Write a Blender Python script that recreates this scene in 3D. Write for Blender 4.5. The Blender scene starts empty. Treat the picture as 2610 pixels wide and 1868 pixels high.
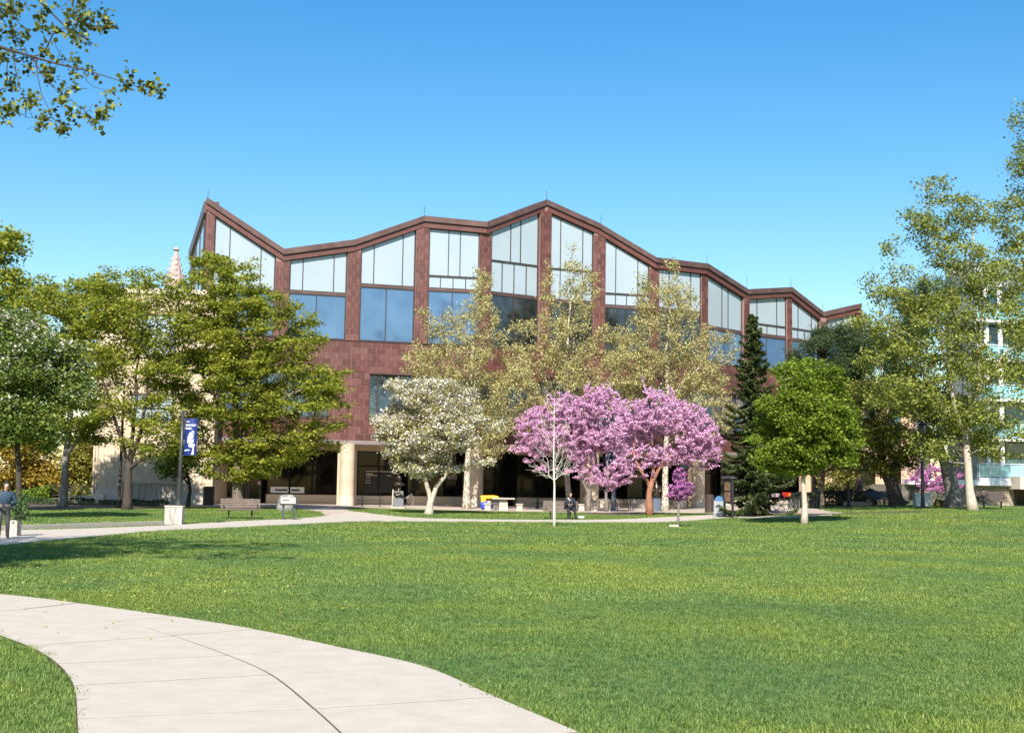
import bpy, math, random
import numpy as np
from mathutils import Vector, Matrix, noise

# ------------------------------------------------------------------ camera, world, sun, exposure
scene = bpy.context.scene
COL = scene.collection
R = math.radians
rnd = random.Random(7)
rs = np.random.RandomState(11)
F, CX, CY, CAMH = 3356.0, 1305.0, 934.0, 1.7
PITCH, ROLL = math.atan((1240 - CY) / F), 0.0163
fw = Vector((0, math.cos(PITCH), math.sin(PITCH)))
up0 = Vector((0, -math.sin(PITCH), math.cos(PITCH)))
rt = Vector((1, 0, 0)) * math.cos(ROLL) + up0 * math.sin(ROLL)
up = up0 * math.cos(ROLL) - Vector((1, 0, 0)) * math.sin(ROLL)
CAM = Vector((0, 0, CAMH))
cd = bpy.data.cameras.new('camera')
cam = bpy.data.objects.new('camera', cd)
COL.objects.link(cam)
cam.matrix_world = Matrix(((rt.x, up.x, -fw.x, 0), (rt.y, up.y, -fw.y, 0), (rt.z, up.z, -fw.z, CAMH), (0, 0, 0, 1)))
cd.sensor_width = 36
cd.sensor_fit = 'HORIZONTAL'
cd.lens = 36 * F / 2610
cd.clip_end = 3000
cd.clip_start = 0.1
scene.camera = cam

SUN_EL = R(40)
SUN_H = Vector((-0.09, -0.996))           # horizontal direction towards the sun
world = bpy.data.worlds.new('World')
scene.world = world
world.use_nodes = True
wn = world.node_tree
bg = wn.nodes['Background']
sky = wn.nodes.new('ShaderNodeTexSky')
sky.sky_type = 'NISHITA'
sky.sun_disc = False
sky.sun_elevation = SUN_EL
sky.sun_rotation = math.atan2(SUN_H.x, SUN_H.y)
sky.altitude = 0
sky.air_density = 1.25
sky.dust_density = 0.35
sky.ozone_density = 3.0
hsv = wn.nodes.new('ShaderNodeHueSaturation')
hsv.inputs['Saturation'].default_value = 1.42
wn.links.new(sky.outputs['Color'], hsv.inputs['Color'])
wn.links.new(hsv.outputs['Color'], bg.inputs['Color'])
bg.inputs['Strength'].default_value = 0.091
sl = bpy.data.lights.new('sun', 'SUN')
sl.energy = 5.0
sl.angle = R(0.55)
sl.color = (1.0, 0.945, 0.86)
sun = bpy.data.objects.new('sun', sl)
COL.objects.link(sun)
sd = Vector((SUN_H.x * math.cos(SUN_EL), SUN_H.y * math.cos(SUN_EL), math.sin(SUN_EL)))
sun.rotation_euler = sd.to_track_quat('Z', 'Y').to_euler()
sun.location = (-20, -40, 40)
vs = scene.view_settings
vs.view_transform = 'Standard'
vs.look = 'None'
vs.gamma = 1
vs.exposure = 0.88
vs.use_curve_mapping = False
scene.render.engine = 'CYCLES'
cy = scene.cycles
cy.use_denoising = True
cy.max_bounces = 7
cy.diffuse_bounces = 3
cy.glossy_bounces = 3
cy.transmission_bounces = 4
cy.transparent_max_bounces = 8
cy.sample_clamp_indirect = 8

# ------------------------------------------------------------------ pixel helpers (pixels of the photograph)
def ray(x, y):
    return fw + rt * ((x - CX) / F) - up * ((y - CY) / F)

def at(x, y, Y):
    d = ray(x, y)
    return CAM + d * (Y / d.y)

def sm(a, b, x):
    t = np.clip((x - a) / (b - a), 0, 1)
    return t * t * (3 - 2 * t)

def gz(X, Y):
    return 0.19 * sm(55, 84, Y) + 0.72 * sm(11, 25, X) * sm(38, 68, Y) * (1 - sm(95, 130, Y)) * (1 - sm(60, 110, X))

def gnd(x, y):
    d = ray(x, y)
    t = -CAMH / d.z
    for _ in range(25):
        p = CAM + d * t
        t = 0.5 * t + 0.5 * (float(gz(p.x, p.y)) - CAMH) / d.z
    p = CAM + d * t
    return Vector((p.x, p.y, float(gz(p.x, p.y))))

def onground(px, Y):
    """point of the ground under pixel column px at depth Y"""
    p = at(px, 1295, Y)
    return Vector((p.x, Y, float(gz(p.x, Y))))

def mpp(Y):
    return Y / F

# ------------------------------------------------------------------ materials
def mat(name, col, col2=None, rough=0.7, scale=6.0, bump=0.0, bscale=40.0, metal=0.0, spec=0.5, coat=0.0, stretch=None, detail=5, thr=None, third=None, coords='Object'):
    m = bpy.data.materials.new(name)
    m.use_nodes = True
    nt = m.node_tree
    b = nt.nodes['Principled BSDF']
    b.inputs['Base Color'].default_value = (*col, 1)
    b.inputs['Roughness'].default_value = rough
    b.inputs['Metallic'].default_value = metal
    b.inputs['Specular IOR Level'].default_value = spec
    b.inputs['Coat Weight'].default_value = coat
    b.inputs['Coat Roughness'].default_value = 0.03
    tc = nt.nodes.new('ShaderNodeTexCoord')
    src = tc.outputs[coords]
    if stretch:
        mp = nt.nodes.new('ShaderNodeMapping')
        mp.inputs['Scale'].default_value = stretch
        nt.links.new(src, mp.inputs['Vector'])
        src = mp.outputs['Vector']
    if col2:
        n = nt.nodes.new('ShaderNodeTexNoise')
        n.inputs['Scale'].default_value = scale
        n.inputs['Detail'].default_value = detail
        n.inputs['Roughness'].default_value = 0.65
        nt.links.new(src, n.inputs['Vector'])
        r = nt.nodes.new('ShaderNodeValToRGB')
        lo, hi = thr or (0.32, 0.68)
        r.color_ramp.elements[0].position = lo
        r.color_ramp.elements[0].color = (*col, 1)
        r.color_ramp.elements[1].position = hi
        r.color_ramp.elements[1].color = (*col2, 1)
        if third:
            e = r.color_ramp.elements.new(min(0.98, hi + 0.12))
            e.color = (*third, 1)
        nt.links.new(n.outputs['Fac'], r.inputs['Fac'])
        nt.links.new(r.outputs['Color'], b.inputs['Base Color'])
    if bump:
        n2 = nt.nodes.new('ShaderNodeTexNoise')
        n2.inputs['Scale'].default_value = bscale
        n2.inputs['Detail'].default_value = 6
        nt.links.new(src, n2.inputs['Vector'])
        bp = nt.nodes.new('ShaderNodeBump')
        bp.inputs['Strength'].default_value = bump
        bp.inputs['Distance'].default_value = 0.03
        nt.links.new(n2.outputs['Fac'], bp.inputs['Height'])
        nt.links.new(bp.outputs['Normal'], b.inputs['Normal'])
    return m

def leafmat(name, cols, trans=0.35, rough=0.55):
    """leaf colours run along the per-leaf attribute 'tint'"""
    m = bpy.data.materials.new(name)
    m.use_nodes = True
    nt = m.node_tree
    b = nt.nodes['Principled BSDF']
    out = nt.nodes['Material Output']
    b.inputs['Roughness'].default_value = rough
    b.inputs['Specular IOR Level'].default_value = 0.3
    a = nt.nodes.new('ShaderNodeAttribute')
    a.attribute_name = 'tint'
    r = nt.nodes.new('ShaderNodeValToRGB')
    el = r.color_ramp.elements
    while len(el) < len(cols):
        el.new(0.5)
    for i, c in enumerate(cols):
        el[i].position = i / max(1, len(cols) - 1)
        el[i].color = (*c, 1)
    nt.links.new(a.outputs['Fac'], r.inputs['Fac'])
    nt.links.new(r.outputs['Color'], b.inputs['Base Color'])
    t = nt.nodes.new('ShaderNodeBsdfTranslucent')
    nt.links.new(r.outputs['Color'], t.inputs['Color'])
    mx = nt.nodes.new('ShaderNodeMixShader')
    mx.inputs['Fac'].default_value = trans
    nt.links.new(b.outputs['BSDF'], mx.inputs[1])
    nt.links.new(t.outputs['BSDF'], mx.inputs[2])
    nt.links.new(mx.outputs['Shader'], out.inputs['Surface'])
    return m

M = {}
M['copper'] = mat('copper_panel', (0.085, 0.027, 0.021), (0.126, 0.044, 0.034), 0.5, 1.3, 0.10, 9, third=(0.20, 0.10, 0.085))
M['copper_b'] = mat('copper_panel_light', (0.106, 0.038, 0.030), (0.152, 0.061, 0.050), 0.5, 1.6, 0.10, 9, third=(0.22, 0.13, 0.115))
M['copper_c'] = mat('copper_panel_dark', (0.068, 0.022, 0.017), (0.104, 0.035, 0.027), 0.5, 1.1, 0.10, 9)
M['copper_joint'] = mat('copper_joint', (0.21, 0.118, 0.102), (0.28, 0.17, 0.15), 0.6, 3.0)
M['copper_dark'] = mat('copper_coping', (0.085, 0.045, 0.038), (0.15, 0.085, 0.072), 0.42, 1.2, 0.05, 8, metal=0.25)
M['frame'] = mat('bronze_frame', (0.035, 0.026, 0.026), (0.055, 0.042, 0.04), 0.42, 3)
M['white_glass'] = mat('pale_glass', (0.30, 0.36, 0.39), (0.34, 0.395, 0.425), 0.10, 0.35, spec=0.6, coat=0.7)
M['blue_glass'] = mat('blue_glass', (0.048, 0.105, 0.195), (0.078, 0.155, 0.27), 0.08, 0.5, spec=0.8, coat=1.0, detail=2)
M['dark_glass'] = mat('dark_glass', (0.006, 0.007, 0.009), (0.035, 0.040, 0.045), 0.04, 0.9, spec=0.8, coat=0.8, detail=6, thr=(0.45, 0.72))
M['shop_glass'] = mat('shop_glass', (0.003, 0.003, 0.003), (0.020, 0.018, 0.016), 0.05, 1.1, spec=0.25, detail=8, thr=(0.45, 0.7))
M['shop_glass_b'] = mat('shop_glass_light', (0.006, 0.006, 0.006), (0.050, 0.048, 0.044), 0.05, 0.9, spec=0.4, detail=8, thr=(0.42, 0.75))
M['shop_frame'] = mat('shop_frame', (0.006, 0.005, 0.005), (0.010, 0.009, 0.009), 0.6, 4, spec=0.2)
M['ribbon_glass'] = mat('ribbon_glass', (0.012, 0.02, 0.028), (0.06, 0.12, 0.17), 0.03, 0.8, spec=0.9, coat=1.0, detail=5, thr=(0.4, 0.75))
M['cream'] = mat('limestone', (0.48, 0.37, 0.255), (0.54, 0.42, 0.30), 0.8, 1.7, 0.08, 30)
M['cream2'] = mat('limestone_pale', (0.52, 0.405, 0.285), (0.58, 0.46, 0.335), 0.8, 2.1, 0.08, 30)
M['cream_joint'] = mat('limestone_joint', (0.40, 0.30, 0.20), (0.46, 0.34, 0.23), 0.9, 4)
M['cream_base'] = mat('limestone_base', (0.56, 0.47, 0.365), (0.60, 0.51, 0.405), 0.8, 1.2, 0.05, 30)
M['fascia'] = mat('fascia_metal', (0.22, 0.175, 0.165), (0.31, 0.255, 0.24), 0.45, 1.5, metal=0.3)
M['concrete'] = mat('concrete', (0.425, 0.365, 0.292), (0.485, 0.425, 0.35), 0.88, 3.2, 0.12, 60, third=(0.50, 0.445, 0.375))
M['concrete_old'] = mat('concrete_stained', (0.20, 0.17, 0.15), (0.46, 0.41, 0.36), 0.9, 2.2, 0.15, 50, stretch=(5, 5, 0.7), thr=(0.3, 0.55))
M['plaza'] = mat('plaza_concrete', (0.36, 0.285, 0.23), (0.46, 0.375, 0.315), 0.9, 0.9, 0.1, 30)
M['asphalt'] = mat('grey_paving', (0.30, 0.275, 0.26), (0.40, 0.37, 0.345), 0.9, 1.5, 0.1, 30)
M['wood'] = mat('weathered_wood', (0.095, 0.065, 0.05), (0.20, 0.15, 0.12), 0.8, 3, 0.25, 30, stretch=(1.2, 9, 9))
M['wood_dark'] = mat('dark_wood', (0.045, 0.03, 0.026), (0.085, 0.06, 0.05), 0.7, 3, 0.2, 30, stretch=(1.2, 9, 9))
M['black_metal'] = mat('black_metal', (0.018, 0.018, 0.02), (0.03, 0.03, 0.032), 0.45, 4)
M['grey_metal'] = mat('grey_metal', (0.04, 0.043, 0.05), (0.075, 0.08, 0.09), 0.45, 6, metal=0.2)
M['pole'] = mat('pole_metal', (0.022, 0.022, 0.024), (0.07, 0.072, 0.078), 0.4, 3, metal=0.3, stretch=(1, 1, 0.4))
M['pole_blue'] = mat('pole_metal_grey_blue', (0.17, 0.20, 0.26), (0.25, 0.29, 0.35), 0.45, 3, metal=0.2)
M['bronze'] = mat('bronze', (0.035, 0.028, 0.024), (0.10, 0.075, 0.06), 0.35, 9, 0.2, 25, metal=0.7)
M['granite'] = mat('grey_granite', (0.10, 0.105, 0.115), (0.17, 0.175, 0.19), 0.6, 25, detail=8)
M['granite_blue'] = mat('blue_granite', (0.07, 0.09, 0.13), (0.11, 0.14, 0.19), 0.6, 25, detail=8)
M['rock'] = mat('boulder_stone', (0.13, 0.125, 0.115), (0.34, 0.33, 0.31), 0.9, 3.5, 0.6, 8)
M['stone_stool'] = mat('aggregate_concrete', (0.33, 0.29, 0.24), (0.50, 0.45, 0.385), 0.9, 9, 0.2, 60)
M['stone_dark'] = mat('dark_aggregate', (0.09, 0.08, 0.075), (0.14, 0.125, 0.115), 0.9, 9, 0.2, 60)
M['relief'] = mat('grey_relief', (0.31, 0.285, 0.25), (0.40, 0.37, 0.33), 0.95, 22, 0.3, 60)
M['white_paint'] = mat('white_paint', (0.74, 0.74, 0.73), (0.78, 0.78, 0.77), 0.5, 3)
M['cabinet'] = mat('pale_cabinet', (0.60, 0.66, 0.72), (0.66, 0.72, 0.77), 0.45, 2)
M['black'] = mat('matt_black', (0.012, 0.012, 0.013), (0.02, 0.02, 0.02), 0.6, 4)
M['bin_brown'] = mat('bin_dark_brown', (0.028, 0.018, 0.014), (0.085, 0.055, 0.042), 0.65, 3.0, 0.4, 14, stretch=(4, 4, 0.9))
M['bin_grey'] = mat('bin_grey', (0.25, 0.27, 0.29), (0.33, 0.35, 0.37), 0.6, 5, stretch=(6, 6, 0.6))
M['bin_blue'] = mat('bin_blue', (0.05, 0.14, 0.27), (0.07, 0.18, 0.33), 0.4, 3)
M['navy_metal'] = mat('navy_metal', (0.02, 0.025, 0.045), (0.035, 0.04, 0.065), 0.4, 3)
M['red'] = mat('red_plastic', (0.50, 0.02, 0.012), (0.6, 0.035, 0.02), 0.45, 3)
M['redband'] = mat('red_band', (0.33, 0.02, 0.03), None, 0.5)
M['yellow'] = mat('yellow_cloth', (0.72, 0.36, 0.015), (0.82, 0.46, 0.03), 0.6, 6, 0.3, 12)
M['orange'] = mat('orange_cloth', (0.75, 0.30, 0.02), None, 0.6)
M['blue_cloth'] = mat('blue_cloth', (0.015, 0.03, 0.30), (0.05, 0.09, 0.45), 0.6, 9, 0.3, 12)
M['pinkish'] = mat('pale_pink_cloth', (0.62, 0.42, 0.46), (0.7, 0.55, 0.58), 0.7, 6)
M['banner'] = mat('banner_blue', (0.006, 0.020, 0.14), (0.009, 0.028, 0.18), 0.55, 2)
M['banner2'] = mat('banner_navy', (0.012, 0.018, 0.09), (0.02, 0.03, 0.13), 0.55, 2)
M['banner_white'] = mat('banner_white', (0.78, 0.80, 0.78), (0.62, 0.66, 0.66), 0.6, 40)
M['paper'] = mat('paper', (0.42, 0.365, 0.285), (0.47, 0.41, 0.33), 0.7, 3)
M['paper_grey'] = mat('paper_grey', (0.32, 0.29, 0.26), (0.37, 0.34, 0.3), 0.7, 3)
M['ink'] = mat('ink', (0.02, 0.02, 0.025), None, 0.7)
M['poster'] = mat('poster_print', (0.06, 0.05, 0.05), (0.40, 0.20, 0.10), 0.5, 7, detail=2, third=(0.25, 0.25, 0.42))
M['tyre'] = mat('tyre', (0.015, 0.015, 0.015), (0.03, 0.03, 0.03), 0.8, 8)
M['rim'] = mat('rim', (0.42, 0.41, 0.38), (0.5, 0.5, 0.48), 0.35, 3, metal=0.6)
M['skin'] = mat('skin', (0.38, 0.22, 0.16), (0.43, 0.26, 0.19), 0.55, 8)
M['hair'] = mat('hair', (0.010, 0.008, 0.007), (0.02, 0.016, 0.014), 0.5, 30)
M['jacket'] = mat('navy_jacket', (0.010, 0.011, 0.018), (0.022, 0.024, 0.036), 0.7, 8, 0.3, 20)
M['trouser'] = mat('black_trousers', (0.009, 0.010, 0.014), (0.018, 0.019, 0.025), 0.75, 8, 0.3, 20)
M['jacket_blue'] = mat('blue_jacket', (0.010, 0.032, 0.055), (0.016, 0.05, 0.085), 0.7, 8, 0.3, 20)
M['trouser_grey'] = mat('grey_trousers', (0.07, 0.065, 0.062), (0.11, 0.10, 0.095), 0.75, 8, 0.3, 20)
M['shoe'] = mat('shoe', (0.012, 0.012, 0.013), (0.03, 0.03, 0.03), 0.5, 8)
M['collar'] = mat('pale_collar', (0.42, 0.44, 0.48), None, 0.7)
M['teal'] = mat('teal_glass', (0.10, 0.30, 0.34), (0.30, 0.58, 0.62), 0.08, 0.7, spec=0.7, coat=0.8, detail=2)
M['tower'] = mat('grey_green_wall', (0.17, 0.21, 0.20), (0.24, 0.28, 0.27), 0.85, 1)
M['teal_dark'] = mat('teal_dark_glass', (0.02, 0.07, 0.08), (0.05, 0.13, 0.14), 0.06, 0.7, spec=0.7, coat=0.8)
M['rubble'] = mat('rubble_stone', (0.30, 0.23, 0.17), (0.46, 0.37, 0.28), 0.9, 2.3, 0.3, 12)
M['rubble2'] = mat('rubble_stone_dark', (0.22, 0.165, 0.125), (0.36, 0.28, 0.21), 0.9, 2.3, 0.3, 12)
M['mortar'] = mat('mortar', (0.22, 0.18, 0.145), (0.27, 0.225, 0.18), 0.95, 6)
M['brick_tan'] = mat('tan_stone', (0.46, 0.31, 0.20), (0.55, 0.38, 0.26), 0.85, 3, 0.1, 20)
M['pink_stone'] = mat('pink_stone', (0.42, 0.27, 0.23), (0.50, 0.34, 0.29), 0.85, 2, 0.1, 20)
M['spire'] = mat('spire_stone', (0.40, 0.27, 0.245), (0.48, 0.35, 0.32), 0.9, 1)
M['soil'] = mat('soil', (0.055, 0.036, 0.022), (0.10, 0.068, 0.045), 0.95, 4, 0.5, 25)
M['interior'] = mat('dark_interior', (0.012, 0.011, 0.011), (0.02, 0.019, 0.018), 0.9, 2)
M['bark'] = mat('bark', (0.075, 0.055, 0.04), (0.20, 0.155, 0.115), 0.9, 7, 0.7, 18, stretch=(3, 3, 0.8))
M['bark_dark'] = mat('bark_dark', (0.028, 0.02, 0.016), (0.085, 0.062, 0.048), 0.9, 7, 0.7, 18, stretch=(3, 3, 0.8))
M['bark_plane'] = mat('bark_mottled', (0.13, 0.10, 0.065), (0.52, 0.47, 0.37), 0.85, 5.5, 0.3, 18, stretch=(2.2, 2.2, 1.0), thr=(0.42, 0.52))
M['bark_pale'] = mat('bark_pale', (0.33, 0.265, 0.205), (0.50, 0.42, 0.335), 0.85, 7, 0.4, 20, stretch=(3, 3, 0.7), thr=(0.3, 0.6))
M['bark_white'] = mat('bark_whitish', (0.60, 0.545, 0.45), (0.70, 0.645, 0.55), 0.8, 6)
M['bark_red'] = mat('bark_red_brown', (0.21, 0.085, 0.048), (0.36, 0.16, 0.095), 0.85, 8, 0.4, 20, stretch=(3, 3, 0.8))
M['bark_grey'] = mat('bark_grey', (0.11, 0.095, 0.08), (0.26, 0.23, 0.195), 0.9, 7, 0.5, 20, stretch=(3, 3, 0.8))
L = {}
L['maple'] = leafmat('maple_leaves', [(0.143, 0.197, 0.025), (0.264, 0.311, 0.039), (0.392, 0.406, 0.057), (0.514, 0.483, 0.086)], 0.52)
L['maple_deep'] = leafmat('maple_leaves_deep', [(0.080, 0.136, 0.018), (0.152, 0.232, 0.027), (0.264, 0.344, 0.045)], 0.38)
L['thorn'] = leafmat('hawthorn_leaves', [(0.086, 0.134, 0.030), (0.155, 0.221, 0.043), (0.259, 0.315, 0.067)], 0.3)
L['bright'] = leafmat('linden_leaves', [(0.13, 0.19, 0.016), (0.215, 0.30, 0.03), (0.315, 0.40, 0.055)], 0.5)
L['near'] = leafmat('overhanging_leaves', [(0.035, 0.05, 0.010), (0.10, 0.12, 0.018), (0.20, 0.215, 0.03), (0.42, 0.42, 0.07)], 0.3)
L['plane'] = leafmat('plane_leaves', [(0.303, 0.258, 0.100), (0.454, 0.407, 0.165), (0.605, 0.564, 0.265)], 0.35)
L['olive'] = leafmat('olive_leaves', [(0.167, 0.167, 0.031), (0.280, 0.267, 0.050), (0.406, 0.381, 0.086)], 0.38)
L['grove'] = leafmat('greyish_leaves', [(0.162, 0.185, 0.033), (0.259, 0.287, 0.051), (0.376, 0.404, 0.079)], 0.38)
L['yellow'] = leafmat('yellow_shrub', [(0.216, 0.155, 0.026), (0.365, 0.257, 0.039), (0.486, 0.351, 0.065)], 0.35)
L['pink'] = leafmat('redbud_blossom', [(0.62, 0.29, 0.50), (0.77, 0.46, 0.66), (0.85, 0.64, 0.78)], 0.4)
L['magenta'] = leafmat('redbud_blossom_deep', [(0.437, 0.128, 0.360), (0.598, 0.225, 0.516), (0.713, 0.390, 0.648)], 0.3)
L['white'] = leafmat('white_blossom', [(0.550, 0.506, 0.403), (0.726, 0.682, 0.594), (0.836, 0.803, 0.750)], 0.3)
L['crab'] = leafmat('crab_leaves', [(0.230, 0.216, 0.049), (0.392, 0.351, 0.098), (0.540, 0.486, 0.182)], 0.35)
L['spruce'] = leafmat('spruce_needles', [(0.027, 0.045, 0.012), (0.056, 0.081, 0.019), (0.106, 0.131, 0.034)], 0.1)
L['pine'] = leafmat('pine_needles', [(0.022, 0.043, 0.015), (0.041, 0.070, 0.022), (0.074, 0.108, 0.035)], 0.1)
L['bed'] = leafmat('bed_leaves', [(0.028, 0.056, 0.018), (0.063, 0.119, 0.033), (0.126, 0.182, 0.065)], 0.25)
L['hedge'] = leafmat('hedge_leaves', [(0.012, 0.024, 0.010), (0.025, 0.045, 0.016), (0.05, 0.075, 0.03)], 0.2)
L['grass'] = leafmat('grass_blades', [(0.062, 0.119, 0.022), (0.135, 0.217, 0.046), (0.230, 0.323, 0.085), (0.370, 0.413, 0.150)], 0.35, 0.5)
L['fleck'] = leafmat('fallen_flecks', [(0.38, 0.36, 0.05), (0.5, 0.48, 0.12)], 0.2)

# ------------------------------------------------------------------ mesh builder
WO = {}
def link(o, parent=None):
    COL.objects.link(o)
    if parent:
        o.parent = parent
    WO[o.name] = WO.get(parent.name, Vector()) if parent else Vector()
    return o

class MB:
    def __init__(s):
        s.v, s.f = [], []
    def add(s, vs_, fs):
        o = len(s.v)
        s.v += [tuple(v) for v in vs_]
        s.f += [tuple(i + o for i in f) for f in fs]
        return s
    def hexa(s, p):   # p: 4 bottom (ccw), 4 top
        return s.add(p, [(3, 2, 1, 0), (4, 5, 6, 7), (0, 1, 5, 4), (1, 2, 6, 5), (2, 3, 7, 6), (3, 0, 4, 7)])
    def box(s, c, sz, Mx=None):
        c = Vector(c)
        h = Vector(sz) / 2
        q = [Vector((a * h.x, b * h.y, d * h.z)) for d in (-1, 1) for a, b in ((-1, -1), (1, -1), (1, 1), (-1, 1))]
        if Mx:
            q = [Mx @ w for w in q]
        return s.hexa([c + w for w in q])
    def tube(s, pts, rad, n=8, caps=True):
        pts = np.array([tuple(p) for p in pts], float)
        k = len(pts)
        if not hasattr(rad, '__len__'):
            rad = [rad] * k
        o = len(s.v)
        tan = np.gradient(pts, axis=0)
        tan /= np.linalg.norm(tan, axis=1)[:, None] + 1e-9
        ref = np.array([0, 0, 1.0]) if abs(tan[0][2]) < 0.8 else np.array([1.0, 0, 0])
        a = np.linspace(0, 2 * math.pi, n, endpoint=False)
        for i in range(k):
            u = np.cross(ref, tan[i]); u /= np.linalg.norm(u) + 1e-9
            w = np.cross(tan[i], u)
            ref = w if abs(np.dot(w, tan[i])) < 0.9 else ref
            ref = np.cross(tan[i], u)
            ring = pts[i] + rad[i] * (np.cos(a)[:, None] * u + np.sin(a)[:, None] * w)
            s.v += [tuple(r_) for r_ in ring]
            ref = np.cross(tan[i], u)
        for i in range(k - 1):
            for j in range(n):
                s.f.append((o + i * n + j, o + i * n + (j + 1) % n, o + (i + 1) * n + (j + 1) % n, o + (i + 1) * n + j))
        if caps:
            s.f.append(tuple(o + j for j in reversed(range(n))))
            s.f.append(tuple(o + (k - 1) * n + j for j in range(n)))
        return s
    def lathe(s, prof, c=(0, 0, 0), n=20, sq=None):
        o = len(s.v)
        c = Vector(c)
        for r_, z in prof:
            for j in range(n):
                a = 2 * math.pi * j / n
                s.v.append((c.x + r_ * math.cos(a), c.y + r_ * math.sin(a), c.z + z))
        for i in range(len(prof) - 1):
            for j in range(n):
                s.f.append((o + i * n + j, o + i * n + (j + 1) % n, o + (i + 1) * n + (j + 1) % n, o + (i + 1) * n + j))
        s.f.append(tuple(o + j for j in reversed(range(n))))
        s.f.append(tuple(o + (len(prof) - 1) * n + j for j in range(n)))
        return s
    def plate(s, front, back):   # two matching polygons -> a solid plate
        n = len(front)
        fs = [tuple(range(n)), tuple(reversed(range(n, 2 * n)))]
        fs += [(i, i + n, (i + 1) % n + n, (i + 1) % n) for i in range(n)]
        return s.add(list(front) + list(back), fs)
    def build(s, name, m, parent=None, smooth=False):
        me = bpy.data.meshes.new(name)
        o = bpy.data.objects.new(name, me)
        link(o, parent)
        off = WO[o.name]
        me.from_pydata([(v[0] - off.x, v[1] - off.y, v[2] - off.z) for v in s.v], [], s.f)
        me.materials.append(m)
        if smooth:
            me.polygons.foreach_set('use_smooth', [True] * len(me.polygons))
        me.update()
        return o

def tag(o, label=None, cat=None, group=None, kind=None):
    if label: o['label'] = label
    if cat: o['category'] = cat
    if group: o['group'] = group
    if kind: o['kind'] = kind
    return o

def thing(name, loc, label, cat, group=None, rz=0.0):
    o = bpy.data.objects.new(name, None)
    o.empty_display_size = 0.2
    COL.objects.link(o)
    o.location = loc
    o.rotation_euler = (0, 0, rz)
    WO[o.name] = Vector(loc)
    return tag(o, label, cat, group)

def local_thing(name, label, cat, group=None):
    """parts are built round the origin; move the root afterwards"""
    return thing(name, (0, 0, 0), label, cat, group)

def copy_tree(o, parent=None):
    c = o.copy()
    COL.objects.link(c)
    c.parent = parent
    for ch in list(o.children):
        copy_tree(ch, c)
    return c

def quads(name, P, m, parent, tint, kind=None):
    """P: (N,4,3) corner array, one mesh"""
    n = len(P)
    me = bpy.data.meshes.new(name)
    o = bpy.data.objects.new(name, me)
    link(o, parent)
    off = np.array(WO[o.name])
    me.vertices.add(4 * n)
    me.vertices.foreach_set('co', (P.reshape(-1, 3) - off).astype(np.float32).ravel())
    me.loops.add(4 * n)
    me.loops.foreach_set('vertex_index', np.arange(4 * n, dtype=np.int32))
    me.polygons.add(n)
    me.polygons.foreach_set('loop_start', np.arange(0, 4 * n, 4, dtype=np.int32))
    me.update(calc_edges=True)
    at_ = me.attributes.new('tint', 'FLOAT', 'POINT')
    at_.data.foreach_set('value', np.repeat(tint, 4).astype(np.float32))
    me.materials.append(m)
    if kind:
        o['kind'] = kind
    return o

def leafquads(C, nrm, L_, W_, droop=0.2, axis=None):
    n = len(C)
    nrm = nrm / (np.linalg.norm(nrm, axis=1)[:, None] + 1e-9)
    t = rs.normal(size=(n, 3)) if axis is None else axis + 0.35 * rs.normal(size=(n, 3))
    t[:, 2] -= droop
    t -= (t * nrm).sum(1)[:, None] * nrm
    t /= np.linalg.norm(t, axis=1)[:, None] + 1e-9
    b = np.cross(nrm, t)
    sc = rs.uniform(0.65, 1.25, n)[:, None]
    l = t * (L_ / 2) * sc
    w = b * (W_ / 2) * sc
    fold = nrm * (W_ * 0.22) * sc
    return np.stack([C - l, C + w + fold - l * 0.15, C + l, C - w + fold - l * 0.15], 1)

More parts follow.
